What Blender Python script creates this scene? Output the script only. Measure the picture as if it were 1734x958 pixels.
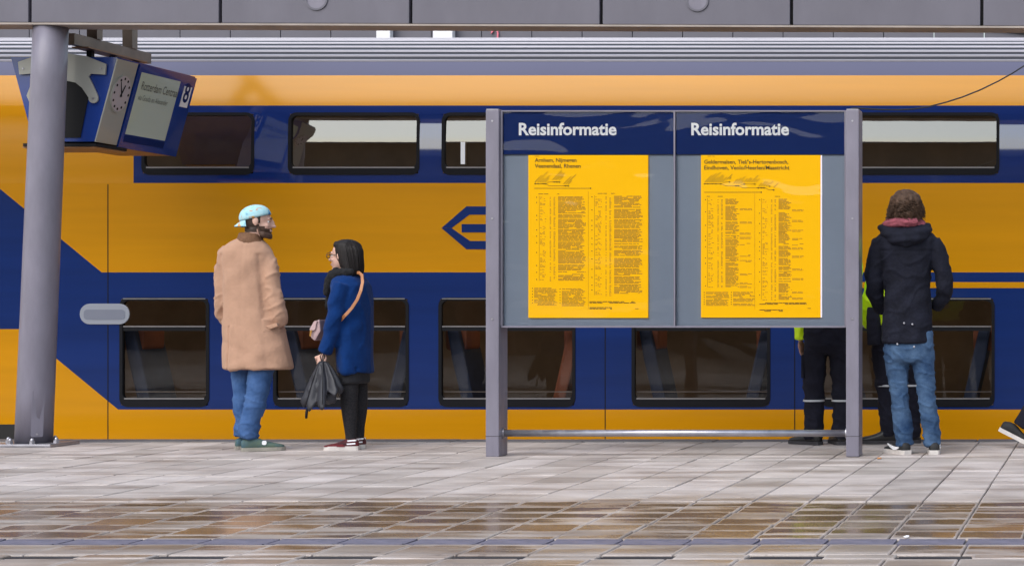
import bpy, bmesh, math, random
import numpy as np
from mathutils import Vector, Matrix, noise as mnoise

for o in list(bpy.data.objects):
    bpy.data.objects.remove(o)
R = math.radians
rnd = random.Random(7)
SC = bpy.context.scene
COL = SC.collection

# ------------------------------------------------------------------ camera
F, CX, HY, H = 3061.0, 1875.0, 519.0, 1.029      # focal length (px), depth vanishing point, eye height (m)
PW, PH = 1734.0, 958.0
cam = bpy.data.cameras.new('camera')
camo = bpy.data.objects.new('camera', cam)
COL.objects.link(camo)
camo.location = (0, 0, H)
camo.rotation_euler = (R(90), 0, 0)
cam.sensor_fit = 'HORIZONTAL'
cam.sensor_width = 36.0
cam.lens = F / PW * 36.0
cam.shift_x = (PW / 2 - CX) / PW
cam.shift_y = (HY - PH / 2) / PW
cam.clip_start = 0.1
cam.clip_end = 3000
SC.camera = camo

# ------------------------------------------------------------------ sky, sun, exposure
SUN_EL, SUN_AZ = 46.0, 205.0
world = bpy.data.worlds.new('World')
SC.world = world
world.use_nodes = True
wn = world.node_tree
wn.nodes.clear()
sky = wn.nodes.new('ShaderNodeTexSky')
sky.sky_type = 'NISHITA'
sky.sun_disc = False
sky.sun_elevation = R(SUN_EL)
sky.sun_rotation = R(SUN_AZ)
sky.air_density = 1.6
sky.dust_density = 2.2
sky.ozone_density = 2.0
hs = wn.nodes.new('ShaderNodeHueSaturation')
hs.inputs['Saturation'].default_value = 0.62
hs.inputs['Value'].default_value = 1.0
bg = wn.nodes.new('ShaderNodeBackground')
bg.inputs['Strength'].default_value = 0.15
wo = wn.nodes.new('ShaderNodeOutputWorld')
wn.links.new(sky.outputs[0], hs.inputs['Color'])
wn.links.new(hs.outputs[0], bg.inputs['Color'])
wn.links.new(bg.outputs[0], wo.inputs['Surface'])

sl = bpy.data.lights.new('sun', 'SUN')
sl.energy = 0.9
sl.angle = R(48)
sl.color = (1.0, 0.99, 0.975)
so = bpy.data.objects.new('sun', sl)
COL.objects.link(so)
so.rotation_euler = (R(90 - SUN_EL), 0, R(180 - SUN_AZ))
so.location = (-10, -10, 20)

SC.view_settings.view_transform = 'Standard'
SC.view_settings.look = 'None'
SC.view_settings.gamma = 1.0
SC.view_settings.exposure = 0.66
SC.view_settings.use_curve_mapping = False
SC.cycles.max_bounces = 8
SC.cycles.transparent_max_bounces = 12
SC.cycles.caustics_reflective = False
SC.cycles.caustics_refractive = False


# ------------------------------------------------------------------ helpers
def W(x, y, d):
    """a point of the place from where it shows and how far away it stands (m)"""
    return Vector(((x - CX) * d / F, d, H - (y - HY) * d / F))


def XW(x, d):
    return (x - CX) * d / F


def ZW(y, d):
    return H - (y - HY) * d / F


def tag(o, label=None, cat=None, group=None, kind=None):
    if label: o['label'] = label
    if cat: o['category'] = cat
    if group: o['group'] = group
    if kind: o['kind'] = kind
    return o


def empty(name, loc=(0, 0, 0), rz=0.0):
    o = bpy.data.objects.new(name, None)
    o.empty_display_size = 0.1
    o.location = loc
    o.rotation_euler = (0, 0, rz)
    COL.objects.link(o)
    return o


def link(name, me, mat=None, parent=None, loc=None):
    o = bpy.data.objects.new(name, me)
    COL.objects.link(o)
    if mat is not None:
        for m in (mat if isinstance(mat, (list, tuple)) else [mat]):
            me.materials.append(m)
    if parent is not None:
        o.parent = parent
    if loc is not None:
        o.location = loc
    return o


def smooth(me, on=True):
    me.polygons.foreach_set('use_smooth', [on] * len(me.polygons))


class MB:
    """collects simple shapes into one mesh"""
    def __init__(self):
        self.v, self.f, self.m = [], [], []

    def add(self, vs, fs, mi=0):
        b = len(self.v)
        self.v += [tuple(p) for p in vs]
        self.f += [tuple(b + i for i in f) for f in fs]
        self.m += [mi] * len(fs)
        return self

    def box(self, x0, x1, y0, y1, z0, z1, mi=0):
        vs = [(x0, y0, z0), (x1, y0, z0), (x1, y1, z0), (x0, y1, z0),
              (x0, y0, z1), (x1, y0, z1), (x1, y1, z1), (x0, y1, z1)]
        fs = [(0, 3, 2, 1), (4, 5, 6, 7), (0, 1, 5, 4), (1, 2, 6, 5), (2, 3, 7, 6), (3, 0, 4, 7)]
        return self.add(vs, fs, mi)

    def prism(self, poly, a, b, axis='y', mi=0):
        """poly: 2-D outline (x,z), extruded along y from a to b"""
        n = len(poly)
        if axis == 'y':
            vs = [(p[0], a, p[1]) for p in poly] + [(p[0], b, p[1]) for p in poly]
        elif axis == 'z':
            vs = [(p[0], p[1], a) for p in poly] + [(p[0], p[1], b) for p in poly]
        else:
            vs = [(a, p[0], p[1]) for p in poly] + [(b, p[0], p[1]) for p in poly]
        fs = [tuple(range(n)), tuple(range(2 * n - 1, n - 1, -1))]
        fs += [(i, i + n, (i + 1) % n + n, (i + 1) % n) for i in range(n)]
        return self.add(vs, fs, mi)

    def tube(self, pts, r, n=10, mi=0, cap=True):
        secs = [(p[0], p[1], p[2], r if not isinstance(r, (list, tuple)) else r[i],
                 r if not isinstance(r, (list, tuple)) else r[i]) for i, p in enumerate(pts)]
        return self.loft(secs, n, mi)

    def loft(self, secs, n=18, mi=0, up=None, power=2.0):
        """secs: (x,y,z,rx,ry) rings along a path; closed ends"""
        P = [Vector(s[:3]) for s in secs]
        vs, fs = [], []
        k = len(P)
        for i in range(k):
            t = (P[min(i + 1, k - 1)] - P[max(i - 1, 0)])
            if up is not None:
                t = Vector(up)
            if t.length < 1e-9:
                t = Vector((0, 0, 1))
            t.normalize()
            ref = Vector((0, 1, 0)) if abs(t.y) < 0.85 else Vector((1, 0, 0))
            a = ref.cross(t).normalized()
            b = t.cross(a).normalized()
            rx, ry = secs[i][3], secs[i][4]
            for j in range(n):
                th = 2 * math.pi * j / n
                c, s = math.cos(th), math.sin(th)
                c = math.copysign(abs(c) ** (2 / power), c)
                s = math.copysign(abs(s) ** (2 / power), s)
                vs.append(P[i] + a * (rx * c) + b * (ry * s))
        for i in range(k - 1):
            for j in range(n):
                j2 = (j + 1) % n
                fs.append((i * n + j, i * n + j2, (i + 1) * n + j2, (i + 1) * n + j))
        fs.append(tuple(range(n - 1, -1, -1)))
        fs.append(tuple((k - 1) * n + j for j in range(n)))
        return self.add(vs, fs, mi)

    def ell(self, c, r, M=None, nu=18, nv=12, mi=0):
        vs, fs = [], []
        c = Vector(c)
        for i in range(1, nv):
            ph = math.pi * i / nv
            for j in range(nu):
                th = 2 * math.pi * j / nu
                p = Vector((r[0] * math.sin(ph) * math.cos(th), r[1] * math.sin(ph) * math.sin(th), r[2] * math.cos(ph)))
                vs.append(c + (M @ p if M else p))
        top, bot = Vector((0, 0, r[2])), Vector((0, 0, -r[2]))
        vs.append(c + (M @ top if M else top)); vs.append(c + (M @ bot if M else bot))
        it, ib = len(vs) - 2, len(vs) - 1
        for i in range(nv - 2):
            for j in range(nu):
                j2 = (j + 1) % nu
                fs.append((i * nu + j, (i + 1) * nu + j, (i + 1) * nu + j2, i * nu + j2))
        for j in range(nu):
            j2 = (j + 1) % nu
            fs.append((it, j, j2))
            fs.append((ib, (nv - 2) * nu + j2, (nv - 2) * nu + j))
        return self.add(vs, fs, mi)

    def mesh(self, name):
        me = bpy.data.meshes.new(name)
        me.from_pydata(self.v, [], self.f)
        if any(self.m):
            me.polygons.foreach_set('material_index', self.m)
        bm = bmesh.new(); bm.from_mesh(me)
        bmesh.ops.recalc_face_normals(bm, faces=bm.faces)
        bm.to_mesh(me); bm.free()
        me.update()
        return me

    def build(self, name, mat=None, parent=None, sm=False, bevel=0.0, loc=None):
        me = self.mesh(name)
        if bevel:
            bm = bmesh.new(); bm.from_mesh(me)
            bmesh.ops.bevel(bm, geom=list(bm.edges), offset=bevel, segments=2, affect='EDGES', profile=0.6, clamp_overlap=True)
            bm.to_mesh(me); bm.free()
        if sm: smooth(me)
        return link(name, me, mat, parent, loc)


def rrect(x0, x1, z0, z1, r, n=5):
    pts = []
    for cx, cz, a0 in ((x1 - r, z1 - r, 0), (x0 + r, z1 - r, 90), (x0 + r, z0 + r, 180), (x1 - r, z0 + r, 270)):
        for i in range(n + 1):
            a = R(a0 + 90 * i / n)
            pts.append((cx + r * math.cos(a), cz + r * math.sin(a)))
    return pts


def ring_mesh(mb, outer, inner, y0, y1, ymap=None):
    """a frame: outer and inner outline of equal length, extruded y0..y1 (front..back)"""
    n = len(outer)
    g = ymap if ymap else (lambda p, y: (p[0], y, p[1]))
    vs = [g(p, y0) for p in outer] + [g(p, y0) for p in inner] + [g(p, y1) for p in inner] + [g(p, y1) for p in outer]
    fs = []
    for i in range(n):
        j = (i + 1) % n
        fs += [(i, j, n + j, n + i), (n + i, n + j, 2 * n + j, 2 * n + i), (2 * n + i, 2 * n + j, 3 * n + j, 3 * n + i),
               (3 * n + i, 3 * n + j, j, i)]
    mb.add(vs, fs)


# ------------------------------------------------------------------ materials
def nodes(m):
    m.use_nodes = True
    return m.node_tree, m.node_tree.nodes['Principled BSDF']


def mat(name, col, rough=0.5, metal=0.0, spec=0.5, coat=0.0, coat_rough=0.05, vary=0.0, vscale=6.0, vdet=4.0,
        bump=0.0, bscale=60.0, stretch=(1, 1, 1), col2=None, sheen=0.0, rvary=0.0, emit=None, estr=0.0, ior=1.5, coord='Object'):
    m = bpy.data.materials.new(name)
    nt, p = nodes(m)
    p.inputs['Base Color'].default_value = (*col, 1)
    p.inputs['Roughness'].default_value = rough
    p.inputs['Metallic'].default_value = metal
    p.inputs['Specular IOR Level'].default_value = spec
    p.inputs['IOR'].default_value = ior
    p.inputs['Coat Weight'].default_value = coat
    p.inputs['Coat Roughness'].default_value = coat_rough
    if sheen:
        p.inputs['Sheen Weight'].default_value = sheen
        p.inputs['Sheen Roughness'].default_value = 0.5
    if emit:
        p.inputs['Emission Color'].default_value = (*emit, 1)
        p.inputs['Emission Strength'].default_value = estr
    L = nt.links.new
    if vary or bump or col2 or rvary:
        tc = nt.nodes.new('ShaderNodeTexCoord')
        mp = nt.nodes.new('ShaderNodeMapping')
        mp.inputs['Scale'].default_value = stretch
        L(tc.outputs[coord], mp.inputs['Vector'])
    if vary or col2:
        n1 = nt.nodes.new('ShaderNodeTexNoise')
        n1.inputs['Scale'].default_value = vscale
        n1.inputs['Detail'].default_value = vdet
        n1.inputs['Roughness'].default_value = 0.6
        L(mp.outputs[0], n1.inputs['Vector'])
        rmp = nt.nodes.new('ShaderNodeValToRGB')
        rmp.color_ramp.elements[0].position = 0.3
        rmp.color_ramp.elements[1].position = 0.7
        c2 = col2 if col2 else tuple(min(1, c * (1 + vary)) for c in col)
        c1 = col if col2 else tuple(c * (1 - vary) for c in col)
        rmp.color_ramp.elements[0].color = (*c1, 1)
        rmp.color_ramp.elements[1].color = (*c2, 1)
        L(n1.outputs['Fac'], rmp.inputs['Fac'])
        L(rmp.outputs['Color'], p.inputs['Base Color'])
    if rvary:
        n3 = nt.nodes.new('ShaderNodeTexNoise')
        n3.inputs['Scale'].default_value = vscale * 1.7
        n3.inputs['Detail'].default_value = 5
        L(mp.outputs[0], n3.inputs['Vector'])
        mr = nt.nodes.new('ShaderNodeMapRange')
        mr.inputs['From Min'].default_value = 0.3
        mr.inputs['From Max'].default_value = 0.7
        mr.inputs['To Min'].default_value = max(0.02, rough - rvary)
        mr.inputs['To Max'].default_value = min(1, rough + rvary)
        L(n3.outputs['Fac'], mr.inputs['Value'])
        L(mr.outputs[0], p.inputs['Roughness'])
    if bump:
        n2 = nt.nodes.new('ShaderNodeTexNoise')
        n2.inputs['Scale'].default_value = bscale
        n2.inputs['Detail'].default_value = 4
        L(mp.outputs[0], n2.inputs['Vector'])
        bp = nt.nodes.new('ShaderNodeBump')
        bp.inputs['Strength'].default_value = bump
        bp.inputs['Distance'].default_value = 0.01
        L(n2.outputs['Fac'], bp.inputs['Height'])
        L(bp.outputs[0], p.inputs['Normal'])
    return m


def glass_mat(name, tint, ior=1.5, rough=0.02, wav=0.0, wscale=2.0, wstretch=(1, 1, 1), boost=1.0):
    """a thin pane: lets tinted light through and mirrors by angle"""
    m = bpy.data.materials.new(name)
    m.use_nodes = True
    nt = m.node_tree
    nt.nodes.clear()
    L = nt.links.new
    out = nt.nodes.new('ShaderNodeOutputMaterial')
    tr = nt.nodes.new('ShaderNodeBsdfTransparent')
    tr.inputs['Color'].default_value = (*tint, 1)
    gl = nt.nodes.new('ShaderNodeBsdfGlossy')
    gl.inputs['Roughness'].default_value = rough
    gl.inputs['Color'].default_value = (1, 1, 1, 1)
    fr = nt.nodes.new('ShaderNodeFresnel')
    fr.inputs['IOR'].default_value = ior
    mx = nt.nodes.new('ShaderNodeMixShader')
    if boost != 1.0:
        mm = nt.nodes.new('ShaderNodeMath'); mm.operation = 'MULTIPLY'; mm.use_clamp = True
        mm.inputs[1].default_value = boost
        L(fr.outputs[0], mm.inputs[0]); L(mm.outputs[0], mx.inputs['Fac'])
    else:
        L(fr.outputs[0], mx.inputs['Fac'])
    L(tr.outputs[0], mx.inputs[1]); L(gl.outputs[0], mx.inputs[2]); L(mx.outputs[0], out.inputs['Surface'])
    if wav:
        tc = nt.nodes.new('ShaderNodeTexCoord')
        mp = nt.nodes.new('ShaderNodeMapping'); mp.inputs['Scale'].default_value = wstretch
        n2 = nt.nodes.new('ShaderNodeTexNoise'); n2.inputs['Scale'].default_value = wscale
        n2.inputs['Detail'].default_value = 1.5
        n2.inputs['Distortion'].default_value = 0.6
        bp = nt.nodes.new('ShaderNodeBump'); bp.inputs['Strength'].default_value = 1.0
        bp.inputs['Distance'].default_value = wav
        L(tc.outputs['Object'], mp.inputs['Vector']); L(mp.outputs[0], n2.inputs['Vector'])
        L(n2.outputs['Fac'], bp.inputs['Height']); L(bp.outputs[0], gl.inputs['Normal'])
    return m


def slab_material():
    m = bpy.data.materials.new('concrete_paving')
    nt, p = nodes(m)
    L = nt.links.new
    N = nt.nodes.new
    geo = N('ShaderNodeNewGeometry')
    oi = N('ShaderNodeObjectInfo')
    sep = N('ShaderNodeSeparateXYZ'); L(geo.outputs['Position'], sep.inputs[0])

    def noise(scale, stretch, det=4):
        mp = N('ShaderNodeMapping'); mp.inputs['Scale'].default_value = stretch
        L(geo.outputs['Position'], mp.inputs['Vector'])
        n = N('ShaderNodeTexNoise'); n.inputs['Scale'].default_value = scale; n.inputs['Detail'].default_value = det
        L(mp.outputs[0], n.inputs['Vector'])
        return n.outputs['Fac']

    def ramp(src, stops):
        r = N('ShaderNodeValToRGB')
        e = r.color_ramp.elements
        while len(e) > 1: e.remove(e[-1])
        e[0].position, e[0].color = stops[0][0], (*stops[0][1], 1)
        for pos, c in stops[1:]:
            x = e.new(pos); x.color = (*c, 1)
        L(src, r.inputs['Fac'])
        return r.outputs['Color']

    def math_(op, a, b=None, clamp=False):
        n = N('ShaderNodeMath'); n.operation = op; n.use_clamp = clamp
        for i, v in enumerate((a, b)):
            if v is None: continue
            if isinstance(v, (int, float)): n.inputs[i].default_value = v
            else: L(v, n.inputs[i])
        return n.outputs[0]

    def mix(f, a, b, mode='MIX'):
        n = N('ShaderNodeMix'); n.data_type = 'RGBA'; n.blend_type = mode
        if isinstance(f, (int, float)): n.inputs[0].default_value = f
        else: L(f, n.inputs[0])
        for idx, v in ((6, a), (7, b)):
            if isinstance(v, tuple): n.inputs[idx].default_value = (*v, 1)
            else: L(v, n.inputs[idx])
        return n.outputs[2]

    # where rain water stands: the low strip along the gutter
    edge = math_('MULTIPLY', noise(1.6, (0.8, 1.2, 1), 3), 0.55)
    yy = math_('ADD', sep.outputs['Y'], math_('SUBTRACT', edge, 0.27))
    back = N('ShaderNodeMapRange'); back.inputs['From Min'].default_value = 9.95; back.inputs['From Max'].default_value = 9.40
    L(yy, back.inputs['Value'])
    front = N('ShaderNodeMapRange'); front.inputs['From Min'].default_value = 7.3; front.inputs['From Max'].default_value = 8.2
    front.inputs['To Min'].default_value = 0.55  # stays partly wet before the gutter, carrying the painted tan reflection
    L(yy, front.inputs['Value'])
    wet = math_('MULTIPLY', back.outputs[0], front.outputs[0], True)
    film = N('ShaderNodeMapRange'); film.inputs['From Min'].default_value = 0.30; film.inputs['From Max'].default_value = 0.52
    L(noise(2.6, (0.55, 2.6, 1), 5), film.inputs['Value'])
    per = math_('ADD', math_('MULTIPLY', oi.outputs['Random'], 0.55), 0.55)
    tcg = N('ShaderNodeTexCoord')
    sg = N('ShaderNodeSeparateXYZ'); L(tcg.outputs['Generated'], sg.inputs[0])
    wob = math_('MULTIPLY', math_('SUBTRACT', noise(9.0, (1, 3, 1), 3), 0.5), 0.35)
    gy = math_('ADD', sg.outputs['Y'], wob)
    edge_n = ramp_val(N, L, gy, 0.04, 0.30)
    edge_f = ramp_val(N, L, gy, 1.0, 0.82)
    ex = math_('ABSOLUTE', math_('SUBTRACT', sg.outputs['X'], 0.5))
    edge_x = ramp_val(N, L, math_('ADD', ex, math_('MULTIPLY', wob, 0.12)), 0.485, 0.45)
    inner = math_('MULTIPLY', math_('MULTIPLY', edge_n, edge_f), edge_x)
    inner = math_('ADD', math_('MULTIPLY', inner, 0.72), 0.28)
    wetf = math_('MULTIPLY', math_('MULTIPLY', wet, inner), math_('MULTIPLY', math_('ADD', film.outputs[0], 0.30), per), True)
    damp = math_('MULTIPLY', ramp_val(N, L, noise(1.9, (0.7, 2.4, 1), 6), 0.45, 0.68), 0.75)

    base = ramp(noise(3.0, (1, 1, 1), 6), [(0.3, (0.45, 0.40, 0.375)), (0.7, (0.62, 0.565, 0.535))])
    rv = ramp(oi.outputs['Random'], [(0.0, (0.80, 0.79, 0.78)), (0.5, (0.97, 0.95, 0.94)), (1.0, (1.08, 1.07, 1.08))])
    base = mix(1.0, base, rv, 'MULTIPLY')
    grit = ramp(noise(140, (1, 1, 1), 2), [(0.3, (0.82, 0.82, 0.82)), (0.7, (1.08, 1.08, 1.08))])
    base = mix(0.6, base, mix(1.0, base, grit, 'MULTIPLY'))
    spots = math_('MULTIPLY', ramp_val(N, L, noise(11, (1, 1, 1), 2), 0.69, 0.73), 0.5)
    base = mix(spots, base, mix(1.0, base, (0.45, 0.42, 0.40), 'MULTIPLY'))
    base = mix(damp, base, mix(1.0, base, (0.52, 0.47, 0.44), 'MULTIPLY'))
    wet_reflect_col = mix(1.0, base, (0.42, 0.31, 0.18), 'MULTIPLY')  # wet darkening plus a tan tint that paints in the yellow reflection
    L(mix(wetf, base, wet_reflect_col), p.inputs['Base Color'])
    rr = N('ShaderNodeMapRange'); rr.inputs['To Min'].default_value = 0.62; rr.inputs['To Max'].default_value = 0.13
    L(math_('MAXIMUM', wetf, math_('MULTIPLY', damp, 0.45)), rr.inputs['Value'])
    L(rr.outputs[0], p.inputs['Roughness'])
    p.inputs['IOR'].default_value = 1.45
    bp = N('ShaderNodeBump'); bp.inputs['Distance'].default_value = 0.004
    st = N('ShaderNodeMapRange'); st.inputs['To Min'].default_value = 0.5; st.inputs['To Max'].default_value = 0.05
    L(wetf, st.inputs['Value']); L(st.outputs[0], bp.inputs['Strength'])
    L(noise(90, (1, 1, 1), 3), bp.inputs['Height'])
    L(bp.outputs[0], p.inputs['Normal'])
    return m


def ramp_val(N, L, src, a, b):
    n = N('ShaderNodeMapRange'); n.inputs['From Min'].default_value = a; n.inputs['From Max'].default_value = b
    L(src, n.inputs['Value'])
    return n.outputs[0]


M = {}
M['slab'] = slab_material()
M['joint'] = mat('joint_sand', (0.17, 0.155, 0.145), 0.85, vary=0.3, vscale=20)
M['kerb'] = mat('kerb_concrete', (0.13, 0.125, 0.13), 0.6, vary=0.2, vscale=5, bump=0.3)
M['ballast'] = mat('ballast', (0.12, 0.105, 0.095), 0.9, vary=0.4, vscale=8, bump=0.8, bscale=30)
M['steel'] = mat('galvanised_steel', (0.42, 0.41, 0.45), 0.38, metal=0.9, vary=0.15, vscale=9, rvary=0.1)
M['gutter'] = mat('gutter_steel', (0.15, 0.14, 0.19), 0.6, metal=0.0, vary=0.25, vscale=7, rvary=0.15)
M['iron'] = mat('dark_iron', (0.05, 0.047, 0.052), 0.75, spec=0.2, vary=0.3)
M['greypaint'] = mat('grey_paint', (0.20, 0.187, 0.235), 0.42, spec=0.45, vary=0.13, vscale=5, vdet=8, stretch=(1.6, 1.6, 0.5), rvary=0.14, bump=0.05, bscale=25)
M['fascia'] = mat('fascia_metal', (0.135, 0.128, 0.160), 0.45, spec=0.4, vary=0.10, vscale=2.2, vdet=8, stretch=(1.2, 1, 0.5), rvary=0.12)
M['dark'] = mat('dark_gap', (0.015, 0.014, 0.016), 0.8)
M['soffit'] = mat('soffit_trim', (0.34, 0.29, 0.26), 0.6, vary=0.2, vscale=3)
M['far'] = mat('far_canopy_panel', (0.125, 0.12, 0.15), 0.55, vary=0.08, vscale=2)
M['fartrim'] = mat('far_canopy_trim', (0.10, 0.10, 0.13), 0.5)
M['white'] = mat('white_box', (0.85, 0.84, 0.88), 0.5)
M['pink'] = mat('pink_mark', (0.75, 0.18, 0.25), 0.5)
M['building'] = mat('brick_station', (0.10, 0.085, 0.075), 0.8, vary=0.25, vscale=2)
M['bglass'] = mat('building_glass', (0.03, 0.035, 0.04), 0.08, spec=0.6)
M['navy'] = mat('sign_blue', (0.003, 0.020, 0.125), 0.4, spec=0.1)
M['panelgrey'] = mat('panel_grey', (0.215, 0.265, 0.35), 0.4, vary=0.05, vscale=2)
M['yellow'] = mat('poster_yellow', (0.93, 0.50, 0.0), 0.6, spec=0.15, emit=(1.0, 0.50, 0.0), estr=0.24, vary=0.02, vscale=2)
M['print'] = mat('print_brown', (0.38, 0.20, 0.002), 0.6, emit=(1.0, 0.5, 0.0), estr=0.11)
M['ink'] = mat('print_black', (0.06, 0.035, 0.003), 0.6)
M['letter'] = mat('white_letter', (0.93, 0.94, 0.97), 0.4)
M['acrylic'] = glass_mat('acrylic_cover', (0.99, 0.99, 0.99), 1.27, 0.03, wav=0.020, wscale=1.2, wstretch=(1.0, 1.0, 2.6))
M['cable'] = mat('black_cable', (0.012, 0.012, 0.014), 0.5)
# train
TY = dict(rough=0.45, spec=0.08, coat=0.48, coat_rough=0.16)
M['t_yellow'] = mat('train_yellow', (0.70, 0.295, 0.001), vary=0.07, vscale=1.6, stretch=(0.16, 1, 3.0), bump=0.02, bscale=2.0, **TY)
M['t_blue'] = mat('train_blue', (0.005, 0.026, 0.15), vary=0.16, vscale=1.6, stretch=(0.16, 1, 3.0), bump=0.02, bscale=2.0, **TY)
M['t_band'] = mat('train_blue_gloss_band', (0.005, 0.026, 0.17), 0.4, spec=0.1, coat=1.0, coat_rough=0.03, vary=0.1, vscale=1.6, stretch=(0.16, 1, 3.0))
M['t_band'].node_tree.nodes['Principled BSDF'].inputs['Coat IOR'].default_value = 2.3
M['t_grey'] = mat('train_cantrail_grey', (0.13, 0.135, 0.22), 0.5, spec=0.2, coat=0.0, vary=0.06, vscale=1.0, stretch=(0.2, 1, 1))
M['t_roof'] = mat('train_roof_metal', (0.42, 0.41, 0.46), 0.5, metal=0.2, vary=0.12, vscale=1.5, stretch=(0.2, 1, 1))
M['t_groove'] = mat('train_roof_groove', (0.028, 0.028, 0.036), 0.6)
M['gasket'] = mat('rubber_gasket', (0.010, 0.010, 0.013), 0.6, spec=0.15)
M['t_glass'] = glass_mat('train_glass', (0.72, 0.68, 0.64), 1.42, 0.02, wav=0.0025, wscale=1.5)
M['t_glass2'] = glass_mat('train_glass_extra_mirror', (0.55, 0.55, 0.52), 2.8, 0.02, wav=0.0015, wscale=1.5)  # same glass as the lower panes; mirroring raised to whiten the upper ones
M['t_int'] = mat('train_interior', (0.15, 0.125, 0.115), 0.7, vary=0.3, vscale=1.5)
M['t_intl'] = mat('train_interior_ceiling', (0.5, 0.46, 0.4), 0.6)
M['seat'] = mat('seat_blue', (0.025, 0.04, 0.09), 0.8, vary=0.2)
M['seat2'] = mat('seat_orange', (0.22, 0.075, 0.04), 0.8, vary=0.2)
M['trim'] = mat('window_trim', (0.24, 0.225, 0.23), 0.45, metal=0.3)
M['lamp'] = mat('interior_lamp', (1, 0.8, 0.5), 0.5, emit=(1.0, 0.72, 0.38), estr=3.2)
M['pill'] = mat('pale_grey_plate', (0.34, 0.36, 0.42), 0.4)
M['black'] = mat('black_plastic', (0.010, 0.010, 0.012), 0.6, spec=0.2)
M['t_under'] = mat('underframe', (0.022, 0.02, 0.02), 0.8)
# display
M['d_blue'] = mat('display_blue', (0.012, 0.045, 0.26), 0.25, coat=0.5)
M['d_grey'] = mat('display_panel_grey', (0.36, 0.36, 0.33), 0.35, coat=0.3)
M['lcd'] = mat('lcd_screen', (0.26, 0.28, 0.24), 0.15, coat=0.6, emit=(0.55, 0.6, 0.5), estr=0.10)
M['lcdtext'] = mat('lcd_text', (0.05, 0.055, 0.05), 0.5)
M['clockface'] = mat('clock_face', (0.46, 0.41, 0.44), 0.35)
M['rail'] = mat('hanger_rail_bronze', (0.22, 0.17, 0.13), 0.5, metal=0.2, vary=0.2)
M['amber'] = mat('amber_light_tray', (0.34, 0.16, 0.06), 0.5, vary=0.1)
# people
M['skin'] = mat('skin', (0.52, 0.29, 0.21), 0.5, vary=0.08, vscale=12)
M['skin2'] = mat('skin_fair', (0.62, 0.38, 0.30), 0.5, vary=0.06, vscale=12)
M['beard'] = mat('beard', (0.07, 0.035, 0.022), 0.7, vary=0.4, vscale=90)
M['hair_brown'] = mat('brown_hair', (0.030, 0.017, 0.011), 0.6, spec=0.2, col2=(0.11, 0.064, 0.042), vscale=38, stretch=(1, 1, 0.5))
M['hair_dark'] = mat('short_dark_hair', (0.05, 0.03, 0.022), 0.6, vary=0.4, vscale=80)
M['hair_black'] = mat('black_hair', (0.013, 0.010, 0.010), 0.58, spec=0.28, vary=0.5, vscale=60, stretch=(4, 4, 0.3))
M['camel'] = mat('camel_wool', (0.45, 0.27, 0.185), 0.95, spec=0.15, vary=0.08, vscale=9, bump=0.3, bscale=45, sheen=0.1)
M['collar'] = mat('brown_corduroy', (0.17, 0.085, 0.045), 0.9, vary=0.25, vscale=60, bump=0.3, bscale=150)
M['denim'] = mat('blue_denim', (0.035, 0.085, 0.22), 0.9, spec=0.15, col2=(0.075, 0.15, 0.33), vscale=9, bump=0.6, bscale=40)
M['denim2'] = mat('faded_denim', (0.018, 0.045, 0.11), 0.9, spec=0.12, col2=(0.085, 0.15, 0.26), vscale=7, bump=0.6, bscale=40)
M['bluewool'] = mat('blue_wool', (0.004, 0.030, 0.135), 0.95, spec=0.12, vary=0.2, vscale=8, bump=0.5, bscale=45, sheen=0.05)
M['scarf'] = mat('black_knit', (0.008, 0.008, 0.010), 0.95, bump=0.8, bscale=70)
M['scarfpink'] = mat('pink_scarf', (0.26, 0.062, 0.085), 0.9, vary=0.25, vscale=16, bump=0.5, bscale=60)
M['navycoat'] = mat('dark_navy_cotton', (0.010, 0.011, 0.020), 0.9, spec=0.2, vary=0.3, vscale=12, bump=0.6, bscale=45)
M['tights'] = mat('dark_tights', (0.014, 0.014, 0.017), 0.85, spec=0.2, col2=(0.035, 0.033, 0.036), vscale=90)
M['skirt'] = mat('charcoal_skirt', (0.016, 0.016, 0.02), 0.9, vary=0.3, vscale=60)
M['umb'] = mat('black_nylon', (0.022, 0.022, 0.030), 0.5, vary=0.25, vscale=12)
M['work'] = mat('dark_workwear', (0.014, 0.014, 0.024), 0.9, spec=0.2, vary=0.25, vscale=8, bump=0.3, bscale=150)
M['hivis'] = mat('hivis_yellow', (0.60, 0.85, 0.01), 0.6, vary=0.12, vscale=9, emit=(0.6, 0.9, 0.0), estr=0.06)
M['reflect'] = mat('reflective_tape', (0.55, 0.56, 0.6), 0.35)
M['leather'] = mat('tan_leather', (0.42, 0.17, 0.065), 0.5, vary=0.15)
M['bagm'] = mat('dusty_pink_bag', (0.52, 0.36, 0.36), 0.55)
M['gold'] = mat('gold_clasp', (0.75, 0.42, 0.12), 0.3, metal=0.9)
M['sole'] = mat('pale_sole', (0.62, 0.58, 0.55), 0.7, vary=0.12, vscale=20)
M['solegrey'] = mat('grey_sole', (0.30, 0.28, 0.24), 0.7, vary=0.15, vscale=20)
M['shoeblue'] = mat('blue_green_suede', (0.03, 0.10, 0.17), 0.8, col2=(0.10, 0.14, 0.09), vscale=9)
M['shoered'] = mat('black_red_knit', (0.012, 0.010, 0.012), 0.8, col2=(0.16, 0.015, 0.02), vscale=14)
M['shoeblack'] = mat('black_canvas', (0.012, 0.012, 0.013), 0.7, vary=0.3)
M['boot'] = mat('black_leather', (0.012, 0.011, 0.012), 0.4, vary=0.3)
M['coatbrown'] = mat('brown_jacket', (0.13, 0.07, 0.045), 0.85, vary=0.2, vscale=8)
M['glassesm'] = mat('dark_frames', (0.03, 0.02, 0.018), 0.3)
M['eyew'] = mat('eye_white', (0.75, 0.73, 0.7), 0.3)
M['orange'] = mat('orange_scrap', (0.6, 0.25, 0.08), 0.7)
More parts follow.
